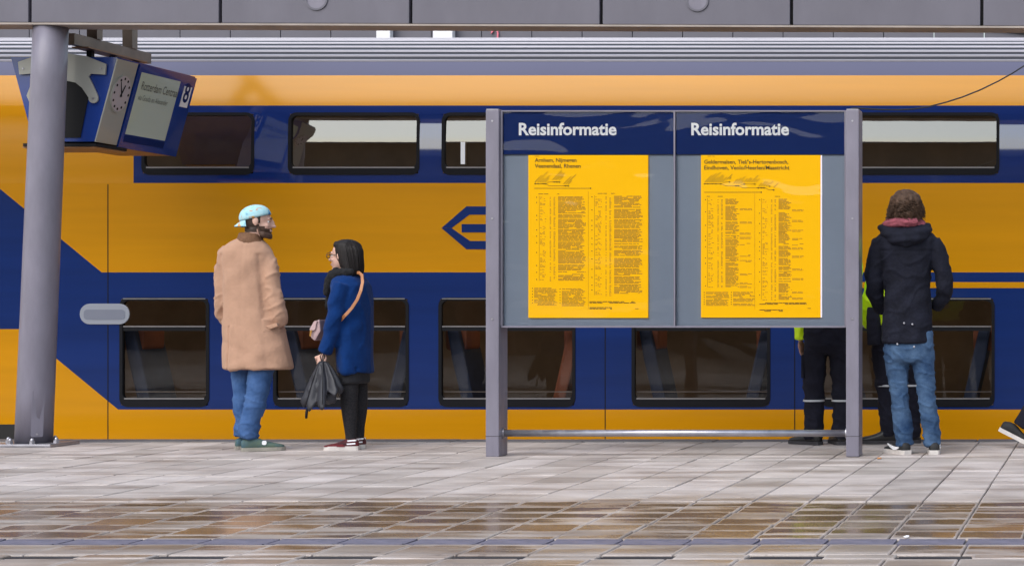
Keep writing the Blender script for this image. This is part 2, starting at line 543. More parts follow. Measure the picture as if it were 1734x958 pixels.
M['capm'] = None


def cap_material():
    m = bpy.data.materials.new('patterned_cap_cotton')
    nt, p = nodes(m)
    L = nt.links.new
    tc = nt.nodes.new('ShaderNodeTexCoord')
    v = nt.nodes.new('ShaderNodeTexNoise'); v.inputs['Scale'].default_value = 12; v.inputs['Detail'].default_value = 2
    v.inputs['Distortion'].default_value = 1.2
    L(tc.outputs['Object'], v.inputs['Vector'])
    r = nt.nodes.new('ShaderNodeValToRGB')
    e = r.color_ramp.elements
    e[0].position = 0.0; e[0].color = (0.02, 0.10, 0.35, 1)
    e[1].position = 1.0; e[1].color = (0.75, 0.45, 0.05, 1)
    for pos, c in ((0.33, (0.06, 0.20, 0.45)), (0.38, (0.30, 0.58, 0.66)), (0.50, (0.42, 0.66, 0.72)), (0.60, (0.36, 0.62, 0.66)),
                   (0.645, (0.62, 0.20, 0.08)), (0.69, (0.68, 0.45, 0.08))):
        x = e.new(pos); x.color = (*c, 1)
    L(v.outputs['Fac'], r.inputs['Fac'])
    L(r.outputs['Color'], p.inputs['Base Color'])
    p.inputs['Roughness'].default_value = 0.85
    return m


M['capm'] = cap_material()


def text_mesh(body, size, bold=0.0, align='LEFT', extrude=0.0):
    c = bpy.data.curves.new('lettering', 'FONT')
    c.body = body
    c.size = size
    c.align_x = align
    c.offset = bold
    c.extrude = extrude
    c.resolution_u = 3
    o = bpy.data.objects.new('lettering', c)
    COL.objects.link(o)
    dg = bpy.context.evaluated_depsgraph_get()
    me = bpy.data.meshes.new_from_object(o.evaluated_get(dg))
    bpy.data.objects.remove(o)
    bpy.data.curves.remove(c)
    return me


def text_on(me, T, scale_to=None):
    """stand lettering up: local x -> T.x axis etc."""
    me.transform(T)
    return me


# ================================================================== SETTING
ground = MB().add([(-900, -500, -1.0), (900, -500, -1.0), (900, 1500, -1.0), (-900, 1500, -1.0)], [(0, 1, 2, 3)]).build('ground', M['ballast'])
tag(ground, kind='structure')

# platform: a body whose top is the bed of the paving, slabs laid on it
EDGE_Y = 14.02
plat = MB().box(-45, 40, -10, 13.76, -0.95, -0.014).build('platform', M['joint'])
tag(plat, kind='structure')
strip = MB().box(-45, 40, 14.021, 15.22, -0.93, -0.19).build('platform_edge_step', M['kerb'])
tag(strip, kind='structure')

# --- kerb stones along the platform edge
kx = -13.0
kerb_mesh = MB().box(0, 0.994, 0, 0.25, -0.3, 0.004).mesh('kerb_stone')
bmk = bmesh.new(); bmk.from_mesh(kerb_mesh)
bmesh.ops.bevel(bmk, geom=list(bmk.edges), offset=0.006, segments=1, affect='EDGES')
bmk.to_mesh(kerb_mesh); bmk.free()
kerb_mesh.materials.append(M['kerb'])
while kx < 4.0:
    k = bpy.data.objects.new('kerb_stone', kerb_mesh); COL.objects.link(k)
    k.location = (kx, 13.765, rnd.uniform(-0.002, 0.002)); k.parent = plat
    kx += 1.0
MB().box(-45, -13.01, 13.765, 14.015, -0.3, 0.003).build('kerb_run', M['kerb'], plat)
MB().box(4.01, 40, 13.765, 14.015, -0.3, 0.003).build('kerb_run', M['kerb'], plat)

# --- paving slabs
X0 = -0.676
GUT0, GUT1 = 7.850, 8.042
slabs = []           # x0,x1,y0,y1,zone


def rowset(y0, y1, step, off):
    ys = [y0]
    y = y0 + (off if off else step)
    while y < y1 - 0.06:
        ys.append(y); y += step
    ys.append(y1)
    return ys


for k in range(-16, 46):
    xr = X0 - 0.3 * k
    xl = xr - 0.3
    if xl < -14.5 or xr > 4.2:
        continue
    # walkway, long slabs laid in staggered rows
    off = rnd.choice((0.0, 0.2, 0.4, 0.3))
    ys = rowset(9.56, 12.20, 0.6, off)
    for a, b in zip(ys, ys[1:]): slabs.append((xl, xr, a, b, 0))
    slabs.append((xl, xr, 12.20, 12.42, 1))                     # pale guide row
    ys = rowset(12.42, 13.76, 0.6, rnd.choice((0.0, 0.3, 0.45)))
    for a, b in zip(ys, ys[1:]): slabs.append((xl, xr, a, b, 0))
    # shallow fall to the gutter
    ys = rowset(GUT1 + 0.012, 9.56, 0.253, rnd.choice((0.0, 0.0, 0.13)))
    for a, b in zip(ys, ys[1:]): slabs.append((xl, xr, a, b, 2))
    # near side of the gutter
    xs = xl + 0.07
    slabs.append((xs, xs + 0.3, 7.51, GUT0 - 0.012, 3))
    ys = rowset(5.2, 7.395, 0.45, rnd.choice((0.0, 0.2)))
    for a, b in zip(ys, ys[1:]): slabs.append((xs, xs + 0.3, a, b, 3))
# row that holds the slot drains: slab, slot, slab, slot ...
DS = 0.6135
sx = XW(762, 7.45) - DS * 9
while sx < 3.5:
    slabs.append((sx + 0.31, sx + DS, 7.395, 7.51, 3))
    sx += DS


def slab_mesh(w, l):
    g = 0.0035
    me = MB().box(-w / 2 + g, w / 2 - g, -l / 2 + g, l / 2 - g, -0.05, 0.0).mesh('paving_slab')
    bm = bmesh.new(); bm.from_mesh(me)
    es = [e for e in bm.edges if all(v.co.z > -0.01 for v in e.verts)]
    bmesh.ops.bevel(bm, geom=es, offset=0.004, segments=1, affect='EDGES')
    bm.to_mesh(me); bm.free()
    me.materials.append(M['slab'])
    return me


def view_size(s):
    yc = (s[2] + s[3]) / 2; xc = (s[0] + s[1]) / 2
    u = CX + F * xc / yc; v = HY + F * H / yc
    if u < -40 or u > PW + 40 or v > PH + 25:
        return 0.0
    return (s[1] - s[0]) * F / yc * (F * H / s[2] - F * H / s[3])


slabs.sort(key=lambda s: -view_size(s))
cache = {}
rest = MB()
for i, s in enumerate(slabs):
    w, l = round(s[1] - s[0], 3), round(s[3] - s[2], 3)
    xc, yc = (s[0] + s[1]) / 2, (s[2] + s[3]) / 2
    zj = rnd.uniform(-0.0025, 0.0015)
    tx = R(rnd.uniform(-0.25, 0.25)); ty = R(rnd.uniform(-0.2, 0.2))
    if s[4] == 2:                      # sunken, unevenly settled slabs that tip towards the gutter
        tx = R(rnd.uniform(0.4, 1.9)); zj = rnd.uniform(-0.006, -0.001)
    if i < 300 and view_size(s) > 0:
        if (w, l) not in cache: cache[(w, l)] = slab_mesh(w, l)
        o = bpy.data.objects.new('paving_slab', cache[(w, l)]); COL.objects.link(o)
        o.location = (xc, yc, zj); o.rotation_euler = (tx, ty, 0); o.parent = plat
    else:
        g = 0.0035
        hw, hl = w / 2 - g, l / 2 - g
        c = 0.004
        zz = lambda dx, dy: zj + dy * math.tan(tx) - dx * math.tan(ty)
        vs = [(xc + a, yc + b, zz(a, b) - 0.004) for a, b in ((-hw, -hl), (hw, -hl), (hw, hl), (-hw, hl))]
        vs += [(xc + a, yc + b, zz(a, b)) for a, b in ((-hw + c, -hl + c), (hw - c, -hl + c), (hw - c, hl - c), (-hw + c, hl - c))]
        vs += [(x, y, -0.05) for x, y, z in vs[:4]]
        rest.add(vs, [(4, 5, 6, 7), (0, 1, 5, 4), (1, 2, 6, 5), (2, 3, 7, 6), (3, 0, 4, 7), (8, 9, 1, 0), (9, 10, 2, 1), (10, 11, 3, 2), (11, 8, 0, 3)])
ro = rest.build('paving', M['slab'], plat)
ro['kind'] = 'stuff'
# plain paving where slabs can no longer be told apart
MB().box(-45, -14.6, -10, 13.76, -0.05, -0.004).build('paving_sheet', M['slab'], plat)
MB().box(4.3, 40, -10, 13.76, -0.05, -0.004).build('paving_sheet', M['slab'], plat)
MB().box(-14.5, 4.2, -10, 5.19, -0.05, -0.003).build('paving_sheet', M['slab'], plat)

# --- gutter of steel channel lengths and short slot drains
gut_mb = MB().box(0.004, 0.292, 0.0, 0.182, -0.05, -0.004)
for q in range(2):
    gut_mb.box(0.004, 0.292, 0.005 + q * 0.157, 0.020 + q * 0.157, -0.004, -0.001)
gut_me = gut_mb.mesh('gutter_channel'); gut_me.materials.append(M['gutter'])
gap_me = MB().box(0.0, 0.012, 0.0, 0.17, -0.05, -0.016).mesh('gutter_gap'); gap_me.materials.append(M['iron'])
gx = XW(1234 + 580 / 3.468, 7.95)
gw = 117.3 * 7.95 / F
for k in range(-7, 38):
    x = gx - gw * k
    o = bpy.data.objects.new('gutter_channel', gut_me); COL.objects.link(o)
    o.location = (x, GUT0 + 0.005, rnd.uniform(-0.002, 0.001)); o.scale = (gw / 0.296 * 0.985, 1, 1); o.parent = plat
sx = XW(762, 7.45) - DS * 9
slot_mb = MB().box(0, 0.30, 0, 0.105, -0.05, -0.007)
slot_mb.box(0.004, 0.296, 0.045, 0.060, -0.007, -0.004)
slot_me = slot_mb.mesh('slot_drain'); slot_me.materials.append(M['iron'])
while sx < 3.5:
    o = bpy.data.objects.new('slot_drain', slot_me); COL.objects.link(o)
    o.location = (sx + 0.005, 7.40, 0); o.parent = plat
    sx += DS

# scraps on the paving
def scrap(name, px, py, w, h, m, label, seed):
    r = random.Random(seed)
    d = F * H / (py - HY)
    n = 7
    vs = [(0, 0, 0.006)]
    for i in range(n):
        a = 2 * math.pi * i / n
        q = r.uniform(0.6, 1.0)
        vs.append((w / 2 * q * math.cos(a), h / 2 * q * math.sin(a), r.uniform(0.0, 0.006)))
    vs += [(v[0], v[1], v[2] - 0.002) for v in vs]
    fs = [(0, 1 + i, 1 + (i + 1) % n) for i in range(n)] + [(n + 1, n + 2 + (i + 1) % n, n + 2 + i) for i in range(n)]
    fs += [(1 + i, n + 2 + i, n + 2 + (i + 1) % n, 1 + (i + 1) % n) for i in range(n)]
    o = MB().add(vs, fs).build(name, m)
    o.location = (XW(px, d), d, 0.002)
    tag(o, label, 'litter')


scrap('dead_leaf', 1489, 776, 0.045, 0.10, M['orange'], 'small orange brown leaf on the paving beside the grey sign post', 3)
scrap('paper_scrap', 1535, 909, 0.03, 0.04, M['white'], 'small white paper scrap lying just behind the steel gutter', 5)

# --- canopy edge beam (near side) with panels, and its leaning column
BD0, BD1 = 13.30, 13.53
beam = empty('canopy_beam', (XW(867, BD0), BD0, ZW(41.0, BD0)))
beam.rotation_euler = (0, R(0.2), 0)
tag(beam, 'grey metal canopy edge beam of flat panels across the top', 'canopy')
pw = 322.4 * BD0 / F
x_off = XW(50.5, BD0) - beam.location.x
for k in range(-5, 12):
    x = x_off + pw * k
    MB().box(x + 0.012, x + pw - 0.012, 0.0, 0.05, 0.0, 0.72).build('fascia_panel', M['fascia'], beam, bevel=0.004)
MB().box(x_off - 5 * pw, x_off + 12 * pw, 0.052, BD1 - BD0 - 0.01, 0.012, 0.715).build('beam_core', M['dark'], beam)
MB().box(x_off - 5 * pw, x_off + 12 * pw, -0.012, BD1 - BD0, -0.018, -0.004).build('soffit_trim', M['soffit'], beam)
MB().box(x_off - 5 * pw, x_off + 12 * pw, -0.03, 0.75, 0.735, 0.80).build('roof_sheet', M['fascia'], beam)
for px in (536, 1181, 1826, -109):
    x = XW(px, BD0) - beam.location.x
    z = ZW(0, BD0) - beam.location.z
    rim, disc = MB(), MB()
    o_ = [(x + 0.083 * math.cos(a), z + 0.083 * math.sin(a)) for a in [2 * math.pi * i / 28 for i in range(28)]]
    i_ = [(x + 0.070 * math.cos(a), z + 0.070 * math.sin(a)) for a in [2 * math.pi * i / 28 for i in range(28)]]
    ring_mesh(rim, o_, i_, -0.010, 0.004)
    rr_ = rim.build('lamp_ring', M['far'], beam)
    dd = MB().prism(i_, -0.004, 0.004).build('lamp_disc', M['greypaint'], rr_)

# column: slightly leaning and tapering, on a bolted plate
cd = 13.415
c_b, c_t = W(57, 750.5, cd), W(86, 42, cd)
c_b.z = 0.0
column = empty('canopy_column', (c_b.x, cd, 0))
tag(column, 'round grey steel column leaning slightly beside the hanging display', 'column')
secs = []
for i in range(9):
    t = i / 8
    secs.append(((c_t.x - c_b.x) * t, 0, 0.022 + (c_t.z - 0.022 - 0.02) * t, 0.1255 - 0.0085 * t, 0.1255 - 0.0085 * t))
MB().loft(secs, 40, up=(0, 0, 1)).build('shaft', M['greypaint'], column, sm=False)
me = column.children[0].data
for p_ in me.polygons:
    p_.use_smooth = len(p_.vertices) == 4
MB().box(-0.225, 0.235, -0.19, 0.19, 0.0, 0.022).build('base_plate', M['steel'], column, bevel=0.004)
for bx_, by_ in ((-0.175, -0.02), (-0.085, -0.145), (0.075, -0.145), (0.18, -0.02), (-0.085, 0.145), (0.075, 0.145)):
    b = MB()
    b.loft([(bx_, by_, 0.022, 0.021, 0.021), (bx_, by_, 0.043, 0.021, 0.021)], 6)
    b.ell((bx_, by_, 0.046), (0.014, 0.014, 0.019))
    b.build('bolt', M['steel'], column)
hp = MB().prism(rrect(-0.04, 0.04, -0.17, 0.17, 0.012), -0.003, 0.003)
hpo = hp.build('service_hatch', M['greypaint'], column)
hpo.location = (0.085, -0.094, 0.24); hpo.rotation_euler = (0, R(2), R(42))
for zz in (-0.15, 0.15):
    MB().loft([(0, -0.006, zz, 0.008, 0.008), (0, 0.001, zz, 0.008, 0.008)], 8).build('screw', M['steel'], hpo)

# --- far canopy beyond the train
FD = 26.0
far = empty('far_canopy', (XW(867, FD), FD, 0))
tag(far, 'distant grey panelled canopy edge showing above the train roof', 'canopy')
fpw = 85.1 * FD / F
f_off = XW(475, FD) - far.location.x
for k in range(-16, 32):
    x = f_off + fpw * k
    px = CX + (x + far.location.x) * F / FD

    def top(pxx):
        return ZW(36 if pxx < 1520 else 41 + (pxx - 1580) * 0.122, FD)
    a, b = x + 0.006, x + fpw - 0.006
    pa, pb = px, px + 85
    MB().prism([(a, 4.0), (b, 4.0), (b, top(pb)), (a, top(pa))], 0, 0.05).build('fascia_panel', M['far'], far)
xa, xb = f_off - 16 * fpw, f_off + 32 * fpw
MB().box(xa, XW(1500, FD) - far.location.x, 0.055, 5.0, 4.0, ZW(37, FD) - 0.02).build('roof_core', M['fartrim'], far)
xs_ = XW(1560, FD) - far.location.x
za = ZW(36, FD)
slope = -0.122
run = xb - xs_
MB().prism([(xs_, za), (xb, za + slope * run), (xb, za + slope * run + 0.05), (xs_, za + 0.05)], -0.05, 0.25).build('roof_edge_trim', M['fartrim'], far)
for k, px in enumerate((110, 1360, 2300)):
    x = XW(px, FD) - far.location.x
    MB().loft([(x, 1.0, -1.0, 0.14, 0.14), (x, 1.0, 4.0, 0.14, 0.14)], 14).build('post', M['far'], far)
for (a, b, lab) in ((637, 660.5, 'narrow white box on the far canopy edge, with a small dark dot'),
                    (733, 766, 'wide plain white box on the far canopy edge')):
    d = FD - 0.15
    o = MB().box(0, XW(b, d) - XW(a, d), 0, 0.12, 0, 0.52).build('white_box_sign', M['white'], bevel=0.008)
    o.location = (XW(a, d), d, ZW(66, d) - 0.15)
    tag(o, lab, 'box sign', 'white boxes on the far canopy')
    if a == 637:
        MB().loft([(0.08, -0.004, 0.36, 0.014, 0.014), (0.08, 0.004, 0.36, 0.014, 0.014)], 10).build('dot', M['dark'], o)
d = FD - 0.03
mk = MB().prism([(XW(830, d), ZW(47, d)), (XW(836, d), ZW(48, d)), (XW(835, d), ZW(54, d)), (XW(831, d), ZW(58, d)), (XW(832, d), ZW(52, d))], d, d + 0.02)
mk.prism([(XW(839, d), ZW(47, d)), (XW(842, d), ZW(47, d)), (XW(844, d), ZW(56, d)), (XW(843.5, d), ZW(70, d)), (XW(841, d), ZW(70, d)), (XW(841.5, d), ZW(56, d))], d, d + 0.02)
mo = mk.build('pink_sign', M['pink'])
tag(mo, 'small pink and red mark fixed to the far canopy edge', 'sign')

# --- station building behind the viewer's platform (seen only as a dark reflection)
sb = empty('station_building', (-6, -13, -0.95))
tag(sb, 'long dark brick station building across the platform', 'building')
MB().box(-38, 38, -6, 0, 0, 6.1).build('wall', M['building'], sb)
MB().box(-38.6, 38.6, -6.6, 0.9, 6.11, 6.5).build('roof', M['fartrim'], sb)
for k in range(-11, 12):
    w = MB().box(k * 3.2 - 1.1, k * 3.2 + 1.1, 0.002, 0.05, 1.9, 3.6).build('window', M['bglass'], sb)

# ================================================================== HANGING DISPLAY
dn, df = 13.72, 14.90
L_ = df - dn
disp = empty('train_display', (-7.9375 * dn / 13.75, dn, 2.28))
tag(disp, 'blue hanging departure display with clock and grey screen behind the column', 'display')
k_ = dn / 13.75
tw, bw, hh = 0.405 * k_, 0.232 * k_, 0.64           # half widths at top and bottom, height


def face_pt(u, v, off=0.0, side=1):
    """on the sloping side face: u along depth 0..1, v up 0..1"""
    nx, nz = hh, -(tw - bw)
    ln = math.hypot(nx, nz)
    x = (bw + (tw - bw) * v) + off * nx / ln
    z = hh * v + off * nz / ln
    return Vector((side * x, u * L_, z))


def face_plate(name, u0, u1, v0, v1, off0, off1, m, parent, side=1):
    vs = [face_pt(u, v, o, side) for o in (off0, off1) for u, v in ((u0, v0), (u1, v0), (u1, v1), (u0, v1))]
    return MB().add(vs, [(0, 1, 2, 3), (7, 6, 5, 4), (0, 4, 5, 1), (1, 5, 6, 2), (2, 6, 7, 3), (3, 7, 4, 0)]).build(name, m, parent)


# housing
MB().prism([(-bw, 0.0), (bw, 0.0), (tw, hh), (-tw, hh)], 0.004, L_).build('housing', M['d_blue'], disp)
core = MB().prism([(-bw + 0.075, 0.03), (bw - 0.105, 0.03), (0.20, 0.40), (0.06, 0.46), (-0.06, 0.46), (-0.20, 0.40)], -0.004, 0.0035).build('end_opening', M['black'], disp)
# hand shaped end bracket
def lobes():
    pts = [(-0.335, 0.60), (-0.18, 0.655), (0.0, 0.672), (0.18, 0.645), (0.332, 0.585), (0.325, 0.505), (0.215, 0.512), (0.20, 0.49), (0.235, 0.42),
           (0.268, 0.345)]
    for i in range(9):
        a = R(10 - 25 * i)
        pts.append((0.235 + 0.036 * math.cos(a), 0.325 + 0.036 * math.sin(a)))
    pts += [(0.15, 0.405), (0.10, 0.445), (0.0, 0.465), (-0.10, 0.445), (-0.15, 0.405), (-0.20, 0.33), (-0.25, 0.30), (-0.27, 0.345), (-0.215, 0.49), (-0.23, 0.512), (-0.325, 0.505)]
    return pts


br = MB().prism(lobes(), -0.022, -0.006).build('end_bracket', M['d_grey'], disp)
for sx_, sz_ in ((0.235, 0.325), (0.295, 0.55), (-0.295, 0.55)):
    MB().loft([(sx_, -0.028, sz_, 0.008, 0.008), (sx_, -0.021, sz_, 0.008, 0.008)], 10).build('bolt', M['steel'], br)
# clock panel
uc = (13.75 * 1.0226 - 13.75) / 1.25 + 0.02
cp = face_plate('clock_panel', 0.0, 0.245, 0.0, 0.985, 0.001, 0.010, M['d_grey'], disp)
cl = MB()
cu, cv, ru = 0.125, 0.60, 0.125
def disc_on(mb, u, v, r, o0, o1, n=32, ecc=1.0):
    vs = []
    for o in (o0, o1):
        for i in range(n):
            a = 2 * math.pi * i / n
            vs.append(face_pt(u + r * math.cos(a) / L_ * ecc, v + r * math.sin(a) / (math.hypot(hh, tw - bw)), o))
    fs = [tuple(range(n)), tuple(range(2 * n - 1, n - 1, -1))] + [(i, i + n, (i + 1) % n + n, (i + 1) % n) for i in range(n)]
    mb.add(vs, fs)
disc_on(cl, cu, cv, 0.150, 0.0102, 0.020, ecc=0.82)
clk = cl.build('clock', M['d_grey'], disp)
c2 = MB(); disc_on(c2, cu, cv, 0.140, 0.0202, 0.022, ecc=0.82); c2.build('dial', M['clockface'], clk)
for i in range(12):
    a = 2 * math.pi * i / 12
    tm = MB()
    disc_on(tm, cu + 0.118 * 0.82 * math.cos(a) / L_, cv + 0.118 * math.sin(a) / 0.66, 0.011, 0.0222, 0.0235, 8)
    tm.build('hour_mark', M['black'], clk)
for ang, ln, wd in ((66, 0.075, 0.009), (122, 0.105, 0.006)):
    hm = MB()
    ca, sa = math.cos(R(ang)), math.sin(R(ang))
    vs = []
    for o in (0.0237, 0.0255):
        for s, t in ((-0.025, -wd), (ln, -wd * 0.7), (ln, wd * 0.7), (-0.025, wd)):
            vs.append(face_pt(cu + 0.82 * (s * ca - t * sa) / L_, cv + (s * sa + t * ca) / 0.66, o))
    hm.add(vs, [(0, 1, 2, 3), (7, 6, 5, 4), (0, 4, 5, 1), (1, 5, 6, 2), (2, 6, 7, 3), (3, 7, 4, 0)])
    hm.build('clock_hand', M['black'], clk)
# screen
sf = face_plate('screen_frame', 0.262, 1.0, -0.02, 0.985, 0.001, 0.016, M['d_blue'], disp)
scn = face_plate('screen', 0.30, 0.80, 0.15, 0.90, 0.0165, 0.018, M['lcd'], disp)
face_plate('screen_strip', 0.30, 0.80, 0.055, 0.14, 0.0165, 0.018, M['navy'], sf)
pl8 = face_plate('track_plate', 0.865, 0.965, 0.60, 0.86, 0.0165, 0.020, M['letter'], sf)


def face_text(body, u, v, h, m, parent, name, off=0.0195, bold=0.0, wide=1.0):
    me = text_mesh(body, 1.0, bold)
    co = np.empty(len(me.vertices) * 3); me.vertices.foreach_get('co', co); co = co.reshape(-1, 3)
    out = []
    for x, y, z in co:
        out.append(face_pt(u + x * h * wide / L_, v + y * h / 0.66, off))
    me.vertices.foreach_set('co', np.array(out).ravel())
    me.update()
    return link(name, me, m, parent)


face_text('Rotterdam Centraal', 0.335, 0.70, 0.095, M['lcdtext'], scn, 'destination_lettering', wide=0.72, bold=0.006)
face_text('via Gouda en Alexander', 0.335, 0.575, 0.062, M['lcdtext'], scn, 'route_lettering', wide=0.72)
face_text('8', 0.875, 0.665, 0.22, M['navy'], pl8, 'track_number', off=0.0212, bold=0.02, wide=0.8)
# small plate under the screen, lamp tray below the clock
MB().box(-bw + 0.02, bw - 0.03, 0.32, L_ - 0.02, -0.012, -0.002).build('bottom_plate', M['amber'], disp)
tr_ = MB().box(-bw - 0.07, bw + 0.02, -0.02, 0.40, -0.050, -0.040).build('lamp_tray', M['amber'], disp)
MB().box(-bw - 0.06, bw + 0.026, -0.03, 0.41, -0.039, -0.016).build('tray_rail', M['black'], tr_)
# hanging rail
rz0 = 3.03 - 2.28
MB().box(-0.03, 0.03, 0.09, 1.20, rz0, rz0 + 0.085).build('rail', M['rail'], disp)
MB().box(-0.055, 0.075, 0.20, 1.05, rz0 - 0.012, rz0 - 0.002).build('rail_plate', M['amber'], disp)
for yy in (0.42, 0.93):
    h_ = MB().box(-0.04, 0.04, yy - 0.04, yy + 0.04, rz0 + 0.086, 1.55)
    h_.build('hanger', M['rail'], disp)
for yy in (0.36, 0.68, 1.02):
    MB().box(-0.02, 0.02, yy - 0.02, yy + 0.02, hh + 0.002, rz0 - 0.013).build('hanger_stub', M['black'], disp)
# bracket arms that carry the display from the beam
for yy in (0.42, 0.93):
    pass
MB().box(-0.06, 0.06, -0.17, 1.06, 1.551, 1.63).build('carrier_arm', M['rail'], disp)

# ================================================================== TRAIN
TD = 15.4
TX0, TX1 = -27.0, 13.0
train = empty('passenger_train', (XW(867, TD), TD, -0.95))
TX = train.location.x
tag(train, 'yellow and blue double deck passenger train standing along the platform', 'train')
# cross-section as (picture height, set-back from the lower side)
PROF = [(860, 0.10), (820, 0.03), (760, 0.004), (745, 0.0), (693, 0.0), (503, 0.0), (461, 0.0), (310, 0.0), (300, 0.001), (292, 0.001), (237, 0.001), (232, 0.002),
        (197, 0.012), (191, 0.015), (179, 0.028), (165, 0.049), (150, 0.074), (138, 0.096), (128, 0.116), (117, 0.143), (105, 0.180)]


def prof(y):
    for (y0, o0), (y1, o1) in zip(PROF, PROF[1:]):
        if y1 <= y <= y0:
            t = (y0 - y) / (y0 - y1)
            o = o0 + (o1 - o0) * t
            d = TD + o
            return o, ZW(y, d)
    raise ValueError(y)


def lx(px):
    return XW(px, TD) - TX


XA, XB = TX0 - TX, TX1 - TX


def tp(x, y, out=0.0):
    """local point on the train side: x in metres, y as picture height"""
    o, z = prof(y)
    return (x, o - out, z + 0.95)


def strip_(mb, x0, x1, ys, out=0.0, mi=0):
    """a band of the side between two stations"""
    n = len(ys)
    vs = [tp(x, y, out) for y in ys for x in (x0, x1)]
    mb.add(vs, [(2 * i, 2 * i + 1, 2 * i + 3, 2 * i + 2) for i in range(n - 1)], mi)


def ysub(a, b):
    ys = [a] + [y for y, _ in PROF if b < y < a] + [b]
    return ys


LOWW = [(-560, -330), (-270, -40), (205, 352), (465, 690), (745, 972), (1072, 1302), (1392, 1682), (1800, 2030), (2110, 2340), (2420, 2650)]
UPW = [(-560, -330), (-250, -30), (242, 428), (490, 708), (750, 972), (1062, 1290), (1402, 1690), (1800, 2030), (2110, 2340), (2420, 2650)]
LW0, LW1 = 686, 506         # lower window opening (picture heights)
UW0, UW1 = 294, 193

# --- lower orange skirt
mb = MB()
strip_(mb, XA, XB, ysub(860, 693))
mb.build('skirt', M['t_yellow'], train, sm=True)
# --- diagonal livery at the end: blue band slants up, yellow below it
P2 = lambda x, y: (lx(x), 0.0, ZW(y, TD) + 0.95)
XL = -1200
yl = MB().add([P2(XL, 693), P2(200, 693), P2(35, 557), P2(XL, 557)], [(0, 1, 2, 3)])
yl.build('yellow_corner', M['t_yellow'], train)
bl = MB()
# blue field left of the first window, following the slant
bl.add([P2(35, 557), P2(200, 693), P2(205, 693), P2(205, 461), P2(172, 461), P2(-12, 310), P2(XL, 310), P2(XL, 557)],
       [(0, 1, 2, 3, 4, 5, 6, 7)])
# blue strips above and below the lower windows
strip_(bl, lx(205), XB, [693, LW0])
strip_(bl, lx(205), XB, [LW1, 461])
wins = [w for w in LOWW if w[0] >= 205]
prev = 205
for a, b in wins:
    if a > prev: strip_(bl, lx(prev), lx(a), [LW0, LW1])
    prev = b
strip_(bl, lx(prev), XB, [LW0, LW1])
bl.build('blue_side', M['t_blue'], train)
# --- yellow middle band
yb_ = MB().add([P2(-12, 310), P2(172, 461), (XB, 0, ZW(461, TD) + 0.95), (XB, 0, ZW(310, TD) + 0.95)], [(0, 1, 2, 3)])
yb_.build('middle_band', M['t_yellow'], train)
# thin yellow line on the right hand coach
MB().add([(lx(1445), -0.002, ZW(487.5, TD) + 0.95), (XB, -0.002, ZW(487.5, TD) + 0.95), (XB, -0.002, ZW(477.5, TD) + 0.95), (lx(1445), -0.002, ZW(477.5, TD) + 0.95)],
         [(0, 1, 2, 3)]).build('class_stripe', M['t_yellow'], train)
# --- upper deck
ub = MB()
UBX = 226
strip_(ub, lx(UBX), XB, ysub(310, UW0))
strip_(ub, lx(UBX), XB, ysub(UW1, 179))
prev = UBX
for a, b in [w for w in UPW if w[0] >= UBX]:
    strip_(ub, lx(prev), lx(a), ysub(UW0, UW1)); prev = b
strip_(ub, lx(prev), XB, ysub(UW0, UW1))
ub.build('upper_side', M['t_band'], train, sm=True)
uy = MB()
strip_(uy, XA, lx(UBX), ysub(310, 179))
uy.build('upper_corner', M['t_yellow'], train, sm=True)
ty = MB()
strip_(ty, XA, XB, ysub(179, 128))
ty.build('upper_band', M['t_yellow'], train, sm=True)
tg = MB()
strip_(tg, XA, XB, ysub(128, 105))
tg.build('cantrail', M['t_grey'], train, sm=True)
# --- roof with lengthwise ribs
RP = [(105, 0.180), (96.5, 0.24), (88.5, 0.33), (81, 0.45), (74.5, 0.60), (69.5, 0.78), (66.5, 0.98)]
rp = []
for y, o in RP:
    rp.append((o, ZW(y, TD + o) + 0.95))
rp += [(1.4, rp[-1][1] + 0.05), (2.0, rp[-1][1] + 0.03), (2.6, rp[-1][1] - 0.5), (2.75, rp[-1][1] - 1.5), (2.75, 0.4)]
rf = MB()
vs = [(x, o, z) for o, z in rp for x in (XA, XB)]
rf.add(vs, [(2 * i, 2 * i + 1, 2 * i + 3, 2 * i + 2) for i in range(len(rp) - 1)])
roof = rf.build('roof', M['t_groove'], train)
for i in range(0, 7):
    o, z = rp[i]
    o2, z2 = rp[i + 1]
    dx, dz = o2 - o, z2 - z
    ln = math.hypot(dx, dz)
    ux, uz = dx / ln, dz / ln
    nx, nz = -uz, ux
    w = min(0.036, ln * 0.30)
    hgt = 0.012
    q = [(o + ux * 0.004, z + uz * 0.004), (o + ux * w, z + uz * w), (o + ux * w * 0.85 + nx * hgt, z + uz * w * 0.85 + nz * hgt), (o + ux * 0.012 + nx * hgt, z + uz * 0.012 + nz * hgt)]
    vs = [(x, a, b) for x in (XA, XB) for a, b in q]
    MB().add(vs, [(0, 1, 2, 3), (7, 6, 5, 4), (0, 4, 5, 1), (1, 5, 6, 2), (2, 6, 7, 3), (3, 7, 4, 0)]).build('roof_rib', M['t_roof'], roof)
MB().box(XA, XB, 0.12, 2.7, -0.0, 0.55).build('underframe', M['t_under'], train)
# dark opening of the running gear near the end
MB().prism([(lx(-560), ZW(735 + 60, TD) + 0.95), (lx(31), ZW(795, TD) + 0.95), (lx(31), ZW(718, TD) + 0.95), (lx(-560), ZW(718, TD) + 0.95)], -0.006, 0.05).build('bogie_opening', M['t_under'], train)

